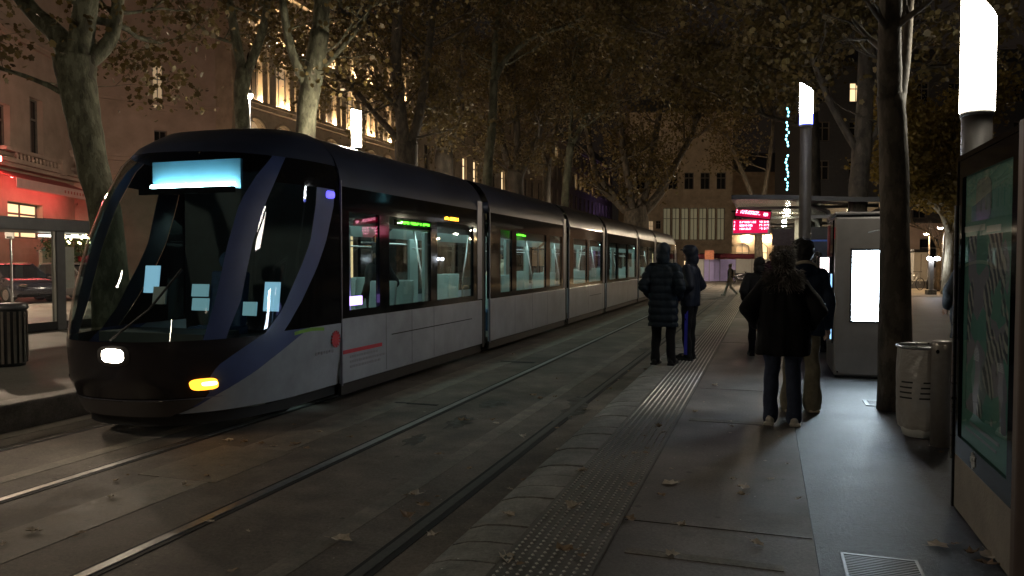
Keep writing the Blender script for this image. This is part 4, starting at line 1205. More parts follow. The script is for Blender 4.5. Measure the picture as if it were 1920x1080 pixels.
tree('plane tree with two dark limbs spreading above the middle of the tram', 33,
     [[(835, gy(33), 38), (832, 300, 34), (832, 285, 32)], [(828, 290, 18), (815, 220, 16), (795, 130, 12)], [(836, 290, 18), (850, 230, 16), (868, 130, 12), (875, 20, 10)]], M['bark2'], 6, .125, 8)
tree('thin greenish plane tree leaning right over the second tram joint', 28,
     [[(915, gy(28), 20), (914, 335, 18), (922, 240, 17), (926, 150, 15)], [(926, 152, 13), (950, 110, 10), (1000, 70, 8), (1060, 50, 6)], [(926, 150, 12), (930, 60, 10), (945, -20, 8)]], M['bark1'], 6, .125, 9)
tree('plane tree with a fan of bare limbs above the third tram section', 38,
     [[(968, gy(38), 36), (966, 345, 30), (967, 325, 30)], [(962, 330, 14), (945, 280, 12), (935, 200, 9)], [(968, 330, 16), (970, 260, 14), (965, 170, 10)], [(974, 332, 15), (1000, 270, 13), (1030, 210, 10), (1050, 150, 8)]], M['bark2'], 6, .125, 10)
tree('narrow dark plane tree between two leaning neighbours above the tram', 44,
     [[(1022, gy(44), 18), (1024, 355, 16), (1027, 310, 14)], [(1027, 315, 10), (1010, 250, 8), (1005, 170, 6)], [(1027, 312, 10), (1045, 230, 8), (1060, 150, 6)]], M['bark2'], 6, .125, 11)
tree('pale leaning plane tree with a forked top above the third tram joint', 36,
     [[(1056, gy(36), 17), (1060, 370, 15), (1070, 270, 14)], [(1070, 275, 11), (1110, 200, 9), (1140, 140, 7)], [(1070, 272, 9), (1072, 180, 8), (1085, 90, 6)]], M['bark1'], 6, .125, 12)
tree('wide spreading plane tree with limbs fanning out beyond the tail of the tram', 52,
     [[(1197, gy(52), 50), (1192, 408, 44), (1190, 392, 44)], [(1180, 398, 20), (1155, 375, 18), (1120, 330, 14), (1105, 270, 10)], [(1185, 396, 16), (1178, 340, 14), (1168, 280, 12), (1160, 190, 9)],
      [(1198, 396, 16), (1215, 350, 14), (1225, 280, 12), (1240, 190, 10)], [(1205, 398, 20), (1235, 365, 17), (1265, 310, 13), (1300, 250, 9)]], M['bark2'], 4, .2, 13, glen=4.2, spread=.4)
tree('thick dark trunk standing on the platform in front of the ticket machine', 8.04,
     [[(1678, gy(8.04), 58), (1678, 500, 52), (1676, 300, 50), (1670, 180, 48)], [(1668, 185, 44), (1668, 60, 40), (1674, -80, 36)], [(1684, 215, 22), (1699, 100, 17), (1708, -40, 14)]], M['bark2'], 6, .125, 14, zmin=5, glen=1.0, mx=2)
tree('dark forked tree growing up through the shelter roof line', 16,
     [[(1606, gy(16), 40), (1608, 390, 34), (1618, 260, 34)], [(1618, 265, 30), (1625, 120, 30), (1630, -40, 26)], [(1612, 290, 14), (1555, 190, 12), (1520, 100, 9)], [(1622, 285, 12), (1650, 230, 10), (1668, 150, 8)]], M['bark2'], 6, .125, 15, zmin=4.6)
tree('tree behind the column lamp with leafy limbs reaching left across the tracks', 23,
     [[(1532, gy(23), 27), (1527, 380, 24), (1525, 230, 20)], [(1525, 235, 18), (1520, 60, 16), (1516, -80, 12)], [(1524, 240, 12), (1470, 150, 10), (1390, 95, 9), (1300, 80, 7), (1220, 60, 5)], [(1522, 180, 10), (1430, 60, 9), (1330, 0, 7), (1180, -20, 5)],
      [(1524, 240, 11), (1480, 230, 8), (1430, 215, 6)]], M['bark2'], 6, .125, 16, glen=2.6, zmin=4.2)
tree('far tree rising over the hoarding behind the departure board', 62,
     [[(1425, gy(62), 16), (1422, 450, 14), (1424, 400, 13)], [(1424, 405, 9), (1395, 330, 8), (1370, 270, 6)], [(1424, 403, 9), (1440, 320, 8), (1450, 230, 6)]], M['bark2'], 4, .2, 18, glen=4.5, spread=.5)
tree('pale trunked tree with a golden crown on the lit square', 36,
     [[(1776, gy(36), 21), (1782, 470, 18), (1783, 435, 19)], [(1780, 440, 11), (1765, 400, 9), (1735, 375, 6)], [(1786, 440, 11), (1796, 395, 9), (1802, 330, 8)], [(1783, 438, 10), (1775, 350, 7), (1740, 300, 5)]], M['barkpale'], 8, .17, 19, leafmat=M['leafgold'], glen=2.4, zmin=3.2, name='golden_tree', group=None)
tree('small dark bare tree beside the pale trunk on the lit square', 40,
     [[(1756, gy(40), 10), (1760, 490, 9), (1760, 465, 9)], [(1760, 468, 6), (1745, 440, 4), (1725, 428, 3)], [(1760, 466, 6), (1768, 435, 4), (1775, 400, 3)]], M['bark2'], 0, .2, 20, glen=1.2, name='bare_tree', group=None)

# teal light string hanging in the trees
ls = thing('light_string', 'string of teal bulbs hanging straight down left of the column lamp', 'light string', atd(1475, 355, 19))
rr = random.Random(5); top = (atd(1477, 198, 19) - atd(1475, 355, 19))
MB().tube([(0, 0, 0), top * .5 + Vector((.02, 0, 0)), top, top + Vector((.05, .3, 1.2))], .006, 5).build('wire', M['darkmetal'], ls)
mb = MB()
for k in range(26):
    f = k / 25
    if .42 < f < .50 or .80 < f < .86: continue
    q = top * f + Vector((rr.uniform(-.03, .03), rr.uniform(-.03, .03), 0))
    MB().ell(q, (.022, .022, .032), 8, 5).build('bulb', M['tealbulb'], ls)

# ------------------------------------------------------------------ fallen leaves
def fallen(px, py, z, size, label, group, seed, mat):
    r_ = random.Random(seed); p = at(px, py, z) if abs(px) > 20 else Vector((px, py, z))
    c1, c2 = r_.uniform(.1, .5), r_.uniform(-.3, .3)
    size *= .82; sq = r_.uniform(.6, 1)
    V = [(x * size * sq * r_.uniform(.75, 1.15), y * size * r_.uniform(.8, 1.1), size * (abs(x) * c1 * r_.uniform(.4, 1.6) + y * y * c1 + x * y * c2 + r_.uniform(0, .12)) + .004) for x, y in LEAFPTS] + [(0, -.02 * size, .006)]
    n = len(LEAFPTS)
    V += [(-.03 * size, -.5 * size, .01), (.02 * size, -.85 * size, .02), (.05 * size, -.85 * size, .02)]
    mb = MB().add(V, [(k, (k + 1) % n, n) for k in range(n)] + [(0, n + 1, n + 2, n + 3)])
    o = mb.build('fallen_leaf', mat, None, loc=p, rz=r_.uniform(0, 6.28))
    return tag(o, label, 'leaf', group)
FL = [('brown fallen plane leaf curled on the studded tactile strip', 'fallen leaves on the tactile strip', 0.008, [(1075, 955, .15), (1182, 975, .12), (1236, 802, .12), (1243, 812, .10), (1185, 912, .14), (1055, 1035, .16), (1170, 860, .1), (1240, 930, .1), (1135, 987, .1)]),
      ('pale fallen leaf lying on the concrete platform slabs', 'fallen leaves on the platform slabs', 0.0, [(1258, 908, .16), (1395, 917, .13), (1420, 1022, .13), (1277, 988, .09), (1340, 724, .12), (1390, 930, .08), (1495, 938, .07), (1260, 1042, .1), (1445, 900, .08)]),
      ('dry leaf lying on the dark asphalt by the foot of the poster case', 'fallen leaves by the poster case', 0.0, [(1760, 1025, .15), (1790, 1022, .08), (1822, 1040, .12), (1855, 1045, .16), (1765, 850, .07), (1850, 1060, .13)]),
      ('fallen leaf resting on the rounded kerb stones', 'fallen leaves on the kerb stones', -.01, [(955, 970, .14), (950, 1052, .16), (1092, 886, .11)]),
      ('dark fallen leaf flattened on the concrete between the near rails', 'fallen leaves on the near track', TZ + .004, [(780, 930, .16), (795, 950, .14), (765, 972, .18), (640, 1015, .18), (880, 880, .12), (1000, 742, .16), (980, 820, .14), (865, 790, .16), (1040, 745, .1), (960, 665, .12), (1130, 620, .14), (1170, 610, .12)]),
      ('fallen leaf caught in the drain slot between the tracks', 'fallen leaves along the track drain', TZ + .004, [(430, 828, .12), (459, 830, .12), (490, 833, .1), (513, 838, .1), (555, 835, .16), (575, 842, .12), (600, 812, .1)]),
      ('leaf lying alone on the slab in front of the tram', 'fallen leaves before the tram', TZ + .004, [(60, 998, .12), (155, 1000, .08), (352, 912, .06), (395, 980, .1)])]
lr = random.Random(77)
FL[0][3].extend([(lr.uniform(-1.25, -.82), lr.uniform(3.2, 9), lr.uniform(.05, .1)) for _ in range(9)])
FL[1][3].extend([(lr.uniform(-.75, .22), lr.uniform(3, 9), lr.uniform(.04, .09)) for _ in range(16)])
FL[4][3].extend([(lr.choice((lr.uniform(-3.6, -2.35), -2.12 + lr.uniform(-.05, .05), -1.85 + lr.uniform(-.08, .08))), lr.uniform(2.6, 13), lr.uniform(.05, .13)) for _ in range(34)])
FL[6][3].extend([(lr.uniform(-5.3, -3.9), lr.uniform(3, 9), lr.uniform(.04, .1)) for _ in range(12)])
for gi, (lab, grp, z, pts) in enumerate(FL):
    for k, (a, b_, sz) in enumerate(pts):
        fallen(a, b_, z, sz, lab, grp, gi * 100 + k, M['fallenpale'] if (gi in (1, 3) or k % 3 == 0) else M['fallen'])
# ------------------------------------------------------------------ buildings
class Plane:
    """a vertical facade: origin, direction of its length; px() gives (s, z) of a photo point on it"""
    def __init__(s, p0, az):
        s.p = Vector((p0[0], p0[1], 0)); s.d = Vector((math.sin(az), math.cos(az), 0)); s.n = Vector((-s.d.y, s.d.x, 0))
        s.rz = math.atan2(s.d.y, s.d.x)
    def px(s, x, y):
        r = ray(x, y); t = (s.p - CAM).dot(s.n) / r.dot(s.n); q = CAM + r * t
        return (q - s.p).dot(s.d), q.z


def arch_pts(s0, s1, z1, n=10):
    r = (s1 - s0) / 2
    return [((s0 + s1) / 2 + r * math.cos(math.pi * k / n), z1 + r * math.sin(math.pi * k / n)) for k in range(n + 1)]


def facade(t, s0, s1, zt, ops, wall, depth=12, th=.35, cornices=(), roofmat=None, roofh=0, frame=None, z0=-.3):
    """ops: (s0, s1, z0, z1, pane material, arched, sill lamp)"""
    S_ = sorted({s0, s1} | {o[0] for o in ops} | {o[1] for o in ops}); Z_ = sorted({z0, zt} | {o[2] for o in ops} | {o[3] for o in ops})
    mb = MB()
    for i in range(len(S_) - 1):
        for j in range(len(Z_) - 1):
            cs = (S_[i] + S_[i + 1]) / 2; cz = (Z_[j] + Z_[j + 1]) / 2
            if any(o[0] < cs < o[1] and o[2] < cz < o[3] for o in ops): continue
            mb.add([(S_[i], 0, Z_[j]), (S_[i + 1], 0, Z_[j]), (S_[i + 1], 0, Z_[j + 1]), (S_[i], 0, Z_[j + 1])], [(0, 1, 2, 3)])
    for o in ops:                                     # reveals
        a, b_, c_, d = o[:4]
        mb.add([(a, 0, c_), (b_, 0, c_), (b_, 0, d), (a, 0, d), (a, th, c_), (b_, th, c_), (b_, th, d), (a, th, d)],
               [(0, 4, 5, 1), (1, 5, 6, 2), (2, 6, 7, 3), (3, 7, 4, 0)])
        if o[5]:                                      # spandrels of a round head
            ap_ = arch_pts(a, b_, d - (b_ - a) / 2); h = len(ap_) // 2
            for half, cx in ((ap_[:h + 1], b_), (ap_[h:], a)):
                for k in range(len(half) - 1):
                    p, q = half[k], half[k + 1]
                    mb.add([(cx, .03, d), (p[0], .03, p[1]), (q[0], .03, q[1])], [(0, 1, 2)])
                    mb.add([(p[0], .03, p[1]), (q[0], .03, q[1]), (q[0], th, q[1]), (p[0], th, p[1])], [(0, 1, 2, 3)])
    mb.box(s0, s1, th + .02, depth, z0, zt)
    wobj = mb.build('wall', wall, t)
    for (zc, hh, pr) in cornices:
        m2 = MB(); m2.box(s0 - pr * .5, s1 + pr * .5, -pr, .0 - .002, zc, zc + hh * .6); m2.box(s0 - pr * .5, s1 + pr * .5, -pr * 1.4, -.003, zc + hh * .6, zc + hh)
        m2.build('cornice', wall, t)
    if roofmat:
        m2 = MB(); m2.add([(s0, .2, zt), (s1, .2, zt), (s1, 2.2, zt + roofh), (s0, 2.2, zt + roofh), (s0, depth, zt + roofh), (s1, depth, zt + roofh)], [(0, 1, 2, 3), (3, 2, 5, 4)])
        m2.build('roof', roofmat, t)
    for o in ops:
        a, b_, c_, d = o[:4]; f = MB(); e = min(.09, (b_ - a) * .08)
        f.box(a, a + e, th - .08, th - .02, c_, d); f.box(b_ - e, b_, th - .08, th - .02, c_, d); f.box(a + e, b_ - e, th - .08, th - .02, c_, c_ + e); f.box(a + e, b_ - e, th - .08, th - .02, d - e, d)
        f.box((a + b_) / 2 - e * .4, (a + b_) / 2 + e * .4, th - .075, th - .02, c_ + e, d - e); f.box(a + e, b_ - e, th - .073, th - .02, c_ + (d - c_) * .66, c_ + (d - c_) * .66 + e)
        w_ = f.build('window', frame or M['wframe'], t)
        MB().add([(a, th - .01, c_), (b_, th - .01, c_), (b_, th - .01, d), (a, th - .01, d)], [(0, 1, 2, 3)]).build('pane', o[4], w_)
        if len(o) > 6 and o[6]:
            for q in ((a + .10, b_ - .10) if o[6] > 1 else ((a + b_) / 2,)):
                MB().box(q - .10, q + .10, .02, .14, c_ + .01, c_ + .07).build('uplight', M['uplight'], w_)
        if o[2] > 3:
            MB().box(a - .12, b_ + .12, -.14, -.002, c_ - .14, c_ - .003).build('sill', wall, w_)
    return wobj


rr = random.Random(21)
# lit grand facade along the far pavement
H = thing('grand_building', 'tall stone building with floodlit arched windows seen through the trees', 'building', (-30, 38.7, 0), R(90))
ops = []
for k in range(8):
    s_ = .9 + k * 2.9
    ops.append((s_, s_ + 1.5, 11.45, 14.5, M['panedim'] if k % 3 else M['pane'], 1, 2))
    ops.append((s_ + .1, s_ + 1.4, 15.5, 17.7, M['panedim'] if k % 2 else M['pane'], 0, 2))
    ops.append((s_ - .25, s_ + 1.75, 5.6, 10.3, M['panedim'], 1, 1))
    ops.append((s_ - .2, s_ + 1.7, .2, 4.6, M['panelit'] if k % 3 else M['pane'], 0, 0))
facade(H, 0, 24.2, 19, ops, M['stone'], 14, .4, ((10.9, .45, .35), (14.75, .3, .2), (18.6, .6, .5), (5.0, .3, .3)), M['slate'], 3.5)
for k in range(9):
    s_ = .2 + k * 2.9
    mb = MB(); mb.box(s_ - .22, s_ + .22, -.16, -.004, 11.36, 18.58)
    mb.build('pilaster', M['stone'], H)
for k in range(8):
    s_ = 1.65 + k * 2.9
    MB().tube([(s_ + 1.1 * math.cos(math.pi * q / 12), -.03, 9.3 + 1.1 * math.sin(math.pi * q / 12)) for q in range(13)], .11, 6).build('arch_moulding', M['stone'], H, True)
# dim facade beyond
D = thing('apartment_building', 'long dim stone apartment building beyond the floodlit facade', 'building', (-30, 64, 0), R(90))
ops = []
for k in range(29):
    for j, (a, b_) in enumerate(((1, 3.6), (5.4, 8.2), (9.6, 12.4), (13.6, 16), (17, 18.8))):
        ops.append((1 + k * 3.1, 2.3 + k * 3.1, a, b_, M['panelit'] if rr.random() < .12 else M['pane'], 0, 0))
facade(D, 0, 92, 20, ops, M['stone'], 14, .3, ((4.6, .4, .3), (19.6, .5, .4)), M['slate'], 3)
MB().lathe([(.25, 0), (.25, .3)], 10, (76, -1.2, 4.9)).build('lilac_uplight', emat('lilac_uplight', (.45, .3, 1), 200), D)
# house right of the trunk and the corner shop left of it
P0 = atd(-40, 350, 33); PS = Plane(P0, -YAW - R(6))
SH = thing('corner_shop', 'stone corner house with a red awning, red lit windows and a balustrade', 'building', PS.p, PS.rz)
e_s = PS.px(205, 380)[0]
def pr(x0, y0, x1, y1):
    a, z1 = PS.px(x0, y0); b_, z0 = PS.px(x1, y1); return a, b_, z0, z1
ops = []
a, b_, c_, d = pr(14, 376, 80, 404); ops.append((a, b_, c_ - 1.2, d, M['panelit'], 0, 0))
a, b_, c_, d = pr(140, 360, 164, 384); ops.append((a, b_, c_, d, M['redpane'], 0, 0)); ops.append((a, b_, c_ - 1.4, c_ - .25, M['panedim'], 0, 0))
a, b_, c_, d = pr(-30, 180, 20, 288); ops.append((a, b_, c_, d, M['pane'], 0, 0))
a, b_, c_, d = pr(55, 180, 82, 305); ops.append((a, b_, c_, d, M['pane'], 0, 0))
facade(SH, -6, e_s, 22, ops, M['stonepink'], 10, .35, ((PS.px(40, 321)[1], .3, .5), (PS.px(40, 200)[1] + 3, .3, .2)), M['slate'], 3)
zb = PS.px(40, 313)[1] + .02; zt_ = PS.px(40, 287)[1]; sa = PS.px(8, 300)[0]; sb = PS.px(92, 320)[0]
bal = MB(); bal.box(sa - 1, sb, -.62, -.35, zt_ - .16, zt_); bal.box(sa - 1, sb, -.62, -.35, zb - .0, zb + .16); bal.box(sb, sb + .5, -.66, -.3, zb - .1, zt_ + .05)
balo = bal.build('balustrade', M['stonepink'], SH)
nb = 12; h_ = zt_ - zb - .33
for k in range(nb):
    x = sa + .1 + (sb - sa - .2) * k / (nb - 1)
    MB().lathe([(.06, 0), (.05, h_ * .15), (.095, h_ * .4), (.05, h_ * .75), (.07, h_)], 10, (x, -.48, zb + .163)).build('baluster', M['stonepink'], balo, True)
a0, z1 = PS.px(-40, 330); a1, z0 = PS.px(122, 372); za = PS.px(122, 330)[1]
mb = MB(); zl = PS.px(60, 360)[1]
aw = [(a0, -.05, zl + .78), (a1, -.05, zl + .78), (a1, -1.5, zl + .22), (a0, -1.5, zl + .22)]
mb.add(aw + [(x, y, z - .03) for x, y, z in aw], [(0, 3, 2, 1), (4, 5, 6, 7), (0, 1, 5, 4), (1, 2, 6, 5), (2, 3, 7, 6), (3, 0, 4, 7)])
awo = mb.build('awning', M['awning'], SH)
mb = MB(); mb.box(a0, a1, -1.53, -1.505, zl - .18, zl + .25); mb.build('valance', M['awningpink'], awo)
for k in range(9):
    x = a1 - .9 - k * .32
    MB().box(x, x + .16, -1.537, -1.532, zl - .04, zl + .10).build('valance_letter', M['awning'], awo)
MB().box(a0 + .5, a1 - .5, -1.1, -1.04, zl + .30, zl + .34).build('red_lamp', M['redlight'], awo)
MB().box(a0 - 1.5, PS.px(-38, 330)[0], -.9, -.8, zl + .95, zl + 1.15).build('red_lamp', M['redlight'], awo)
MB().tube([(PS.px(150, 356)[0] - .1, -.12, PS.px(150, 357)[1] + .25), (PS.px(164, 356)[0] + .2, -.12, PS.px(150, 357)[1] + .25)], .03, 6).build('red_lamp', M['redlight'], SH)
# garland of leaves and fairy bulbs along the terrace
s0_, z0_ = PS.px(-10, 468); s1_, _ = PS.px(102, 470)
ga = thing('garland', 'leafy terrace hedge with warm fairy bulbs and a red planter under the red awning', 'garland', PS.p + PS.d * s0_ - PS.n * 2.2, PS.rz)
gl = s1_ - s0_
anch = [(x * gl / 40, 0, z0_ + .3 + .35 * math.sin(x * .7) + rr.uniform(-.3, .5)) for x in range(41) for _ in range(3)]
leaf_mesh('leaves', anch, 14, .22, .13, island_mat('hedge_leaf', [(0, (.02, .035, .015)), (1, (.06, .09, .03))]), ga, 31, zmin=.3)
for k in range(34):
    x = gl * (k + .5) / 34
    MB().ell((x, -.35, z0_ + .25 + .55 * abs(math.sin(k * .42)) + rr.uniform(-.1, .12)), (.045, .045, .05), 8, 5).build('fairy_bulb', M['fairy'], ga)
MB().lathe([(.35, .0), (.45, .35), (.4, .5)], 14, (gl * .62, -.3, z0_ - .75)).build('planter', M['red'], ga, True)
MB().box(0, gl + 3, .2, .35, 0, z0_ + .0).build('terrace_wall', M['stone'], ga)
PH = Plane(atd(150, 350, 42), -YAW + R(52))
HO = thing('pinkish_house', 'plain pinkish rendered house with one tall window right of the forked plane tree', 'building', PH.p, PH.rz)
ops = []
s0w, zw1 = PH.px(289, 243); s1w, zw0 = PH.px(314, 292); ops.append((s0w, s1w, zw0 - .4, zw1, M['pane'], 0, 0))
s2w, zz1 = PH.px(286, 118); s3w, zz0 = PH.px(308, 205)
ops.append((s2w, s3w, zz0, zz1, M['panedim'], 0, 0))
facade(HO, -1, 8.2, 20, ops, M['stonepink'], 12, .3, ((PH.px(240, 296)[1] - .2, .35, .3), (PH.px(240, 322)[1] - .2, .25, .25), (PH.px(240, 190)[1], .25, .15)), M['slate'], 3)

# far end of the street
def frontal(x0, y, w, x1):
    p = atd(x0, y, w); return Plane(p, R(90) - YAW), (atd(x1, y, w) - p).length
PG, LG = frontal(1180, 490, 96, 1372)
GB = thing('glazed_building', 'modern building with tall glazed bays dimly lit, beyond the tail of the tram', 'building', PG.p, PG.rz)
ops = []
for k in range(7):
    ops.append((4.2 + k * 1.12, 5.15 + k * 1.12, 4.2, 8.2, M['panefaint'], 0, 0))
for k in range(4): ops.append((.6 + k * .9, 1.2 + k * .9, 4.6 + (k % 2), 6.6, M['pane'] if k != 2 else M['panedim'], 0, 0))
for k in range(6): ops.append((.8 + k * 2.0, 2.0 + k * 2.0, 10.5, 12.6, M['pane'], 0, 0))
for k in range(6): ops.append((.8 + k * 2.0, 2.0 + k * 2.0, .2, 2.6, M['panelit'] if k % 2 else M['pane'], 0, 0))
facade(GB, 0, LG, 20, ops, M['stone'], 10, .25, ((3.4, .3, .3), (8.8, .35, .4)), M['slate'], 2)
PA, LA = frontal(1300, 490, 108, 1520)
AB = thing('arcade_building', 'pale stone arcade lit by warm lamps behind the hoarding', 'building', PA.p, PA.rz)
ops = [(.8 + k * 2.6, 2.7 + k * 2.6, .0, 4.1, M['panelit'] if k in (3, 5) else M['panedim'], 1, 0) for k in range(6)]
ops += [(1.2 + k * 2.6, 2.3 + k * 2.6, 6.4, 9.0, M['pane'], 0, 0) for k in range(6)]
facade(AB, 0, LA, 14, ops, M['stone'], 10, .4, ((5.2, .4, .4), (13.6, .4, .4)), M['slate'], 3)
for k in (2, 3.1):
    MB().ell((2.2 + k * 2.6, -.45, 4.9), (.22, .22, .3), 10, 7).build('wall_lamp', M['lamp_warm'], AB, True)
PHo, LH = frontal(1290, 490, 72, 1500)
HB = thing('hoarding', 'long site hoarding of pale panels, two tinted for lilac light, with a dark red cover', 'fence', PHo.p, PHo.rz)
zt_ = 1.55 + 4 * 72 / FPX
for k in range(7):
    w_ = LH / 7
    MB().box(k * w_ + .03, (k + 1) * w_ - .03, 0, .08, -.3, zt_).build('panel', M['hoardlilaclight'] if k in (1, 2) else M['hoard'], HB)
for k in range(8): MB().box(k * LH / 7 - .028, k * LH / 7 + .028, .02, .1, -.3, zt_ + .05).build('post', M['greymetal'], HB)
mb = MB(); mb.tube([(.7, .3, zt_ + .25)] + [(x, .3 + rr.uniform(-.04, .04), zt_ + .27 + rr.uniform(-.04, .04)) for x in np.linspace(1.2, LH * .60, 14)], .26, 10); mb.build('cover', M['darkred'], HB, True)
bo = atd(1330, 478, 71)
so_ = thing('orange_sign', 'small orange board on a post over the hoarding', 'sign', (bo.x, bo.y, TZ), -R(0))
MB().obox((0, 0, bo.z - TZ), (.42, .02, .42), YAW).build('board', M['orange'], so_)
MB().box(-.03, .03, .03, .09, 0, bo.z - TZ).build('post', M['greymetal'], so_)
# motorbike by the hoarding
p = atd(1388, 490, 62); mbk = thing('motorbike', 'dark motorbike parked at the foot of the hoarding beside the walker', 'motorbike', (p.x, p.y, TZ), YAW)
for x in (-.62, .62):
    q = MB(); pv = 0; q.tube([(x + .27 * math.cos(2 * math.pi * k / 20), 0, .30 + .27 * math.sin(2 * math.pi * k / 20)) for k in range(21)], .055, 8, False); wh = q.build('wheel', M['rubber'], mbk, True)
    q = MB()
    for k in range(5): q.tube([(x, 0, .3), (x + .26 * math.cos(k * 1.256), 0, .3 + .26 * math.sin(k * 1.256))], .012, 5)
    q.build('rim', M['darkmetal'], wh)
q = MB(); q.cap((-.5, 0, .62), (.1, 0, .72), .13, .16); q.cap((.1, 0, .72), (.45, 0, .78), .16, .09); q.cap((-.2, 0, .4), (.25, 0, .4), .15, .15); q.cap((.62, 0, .3), (.42, 0, .95), .05, .05); q.cap((-.62, 0, .3), (-.2, 0, .42), .05, .06); voxel(q, 'frame', M['carblack'], mbk, .03, 2)
MB().ell((-.3, 0, .82), (.36, .13, .07)).build('seat', M['rubber'], mbk, True)
MB().tube([(.40, -.34, 1.02), (.42, 0, .98), (.40, .34, 1.02)], .02, 6).build('handlebar', M['darkmetal'], mbk)
MB().ell((.55, 0, .86), (.07, .1, .1)).build('headlight', M['lensoff'], mbk, True)
MB().box(-.75, -.42, -.2, .2, .86, 1.15).build('top_box', M['rubber'], mbk, bevel=.04)

# right hand background of the lit square
PR, LR = frontal(1640, 490, 62, 2020)
RB = thing('square_building', 'pale low building at the back of the lit square, behind the poster', 'building', PR.p, PR.rz)
ops = [(1 + k * 2.6, 2.6 + k * 2.6, 1.0, 3.4, M['panedim'] if k % 3 == 0 else M['pane'], 0, 0) for k in range(6)]
facade(RB, 0, LR, 4.6, ops, M['stonepink'], 8, .2, ((4.3, .3, .2),), None)
PB, LB = frontal(1500, 490, 80, 2100)
RB2 = thing('tall_dark_building', 'tall dark unlit building behind the trees on the right', 'building', PB.p, PB.rz)
ops = [(1.5 + k * 3.4, 2.9 + k * 3.4, z_, z_ + 2.0, M['panelit'] if rr.random() < .06 else M['pane'], 0, 0) for k in range(9) for z_ in (6, 10, 14, 18)]
facade(RB2, 0, LB, 22, ops, M['slate'], 8, .2, ((21.5, .5, .3),), M['slate'], 2)
p = atd(1722, 490, 47)
utl = thing('utility_cabinet', 'tall pale grey street cabinet with a dark hood on the lit square', 'cabinet', (p.x, p.y, 0), YAW)
MB().box(-.42, .42, -.3, .3, 0, 2.1).build('body', M['palewall'], utl, bevel=.03); MB().box(-.5, .5, -.4, .35, 2.1, 2.28).build('hood', M['darkmetal'], utl, bevel=.05); MB().box(-.01, .01, -.306, -.3005, .2, 2.0).build('door_gap', M['black'], utl)
p = atd(1745, 490, 44); p2_ = atd(1660, 490, 44); p3_ = atd(1830, 490, 44)
lw = thing('low_wall', 'low dark wall running along the back of the lit square', 'wall', (p2_.x, p2_.y, 0), YAW)
ln_ = (p3_ - p2_).length
MB().box(0, ln_, 0, .25, 0, .42).build('wall', M['greymetal'], lw, bevel=.02); MB().box(-.03, ln_ + .03, -.03, .28, .42, .48).build('coping', M['palewall'], lw)
def bicycle(px, w, label, rz):
    p = atd(px, 490, w); t = thing('bicycle', label, 'bicycle', (p.x, p.y, 0), rz, 'bicycles by the low wall')
    for x in (-.5, .5):
        q = MB(); q.tube([(x + .32 * math.cos(2 * math.pi * k / 20), 0, .34 + .32 * math.sin(2 * math.pi * k / 20)) for k in range(21)], .02, 6, False); q.build('wheel', M['rubber'], t, True)
    q = MB()
    for a, b_ in (((-.5, 0, .34), (-.1, 0, .34)), ((-.1, 0, .34), (-.22, 0, .85)), ((-.1, 0, .34), (.36, 0, .8)), ((-.2, 0, .78), (.36, 0, .82)), ((-.5, 0, .34), (-.2, 0, .78)), ((.5, 0, .34), (.34, 0, .98))): q.tube([a, b_], .018, 6)
    q.build('frame', M['inox'], t, True)
    MB().ell((-.23, 0, .90), (.13, .06, .035)).build('saddle', M['rubber'], t, True); MB().tube([(.30, -.28, 1.0), (.34, 0, .99), (.30, .28, 1.0)], .014, 6).build('handlebar', M['darkmetal'], t)
bicycle(1713, 41, 'bicycle leaning at the low wall left of the spot lit post', R(40))
bicycle(1768, 42, 'bicycle leaning at the low wall near the pale tree trunk', R(10))

def lamp_post(px, w, ztop, label, mat, arm=.5, head=(.17, .11, .06), group='street lamps of the square', at_=None):
    p = atd(px, 490, w) if at_ is None else Vector(at_)
    t = thing('lamp_post', label, 'street lamp', (p.x, p.y, 0), YAW, group)
    MB().lathe([(.12, 0), (.12, .5), (.06, .55), (.045, ztop)], 14).build('pole', M['darkmetal'], t, True)
    MB().tube([(0, 0, ztop - .05), (0, -.02, ztop + .1), (-arm, -.03, ztop + .16)], .035, 8).build('arm', M['pole'], t, True)
    MB().ell((-arm, -.03, ztop + .16), (head[0] * 1.1, head[1] * 1.2, head[2] * .8)).build('head', M['greymetal'], t, True)
    MB().ell((-arm, -.03, ztop + .16 - head[2] * .55), head).build('lens', mat, t, True)
    return t
lw_ = emat('lamp_orange', (1, .62, .30), 420); lw2 = emat('lamp_cool', (1, .85, .65), 380)
lamp_post(1742, 43, 2.95, 'orange street lamp above the small dark tree on the square', lw_, .15)
lamp_post(1768, 41, 3.2, 'white street lamp left of the pale tree trunk', lw2, .15)
lamp_post(1806, 38, 2.8, 'warm street lamp just right of the pale tree trunk', lw_, .55)
p = at(1745, 552)
bl = thing('spot_post', 'short square bollard post with two bright white spots on top', 'light post', (p.x, p.y, 0), YAW)
MB().box(-.09, .09, -.07, .07, .22, 1.62).build('post', M['palewall'], bl, bevel=.01); MB().box(-.2, .2, -.16, .16, 0, .22).build('base', M['kerb'], bl, bevel=.02)
MB().ell((-.14, -.1, 1.68), (.11, .10, .09)).build('spot', emat('spot', (.85, .88, 1), 40), bl, True); MB().ell((.22, -.1, 1.68), (.14, .10, .09)).build('spot', emat('spot', (.85, .88, 1), 40), bl, True)
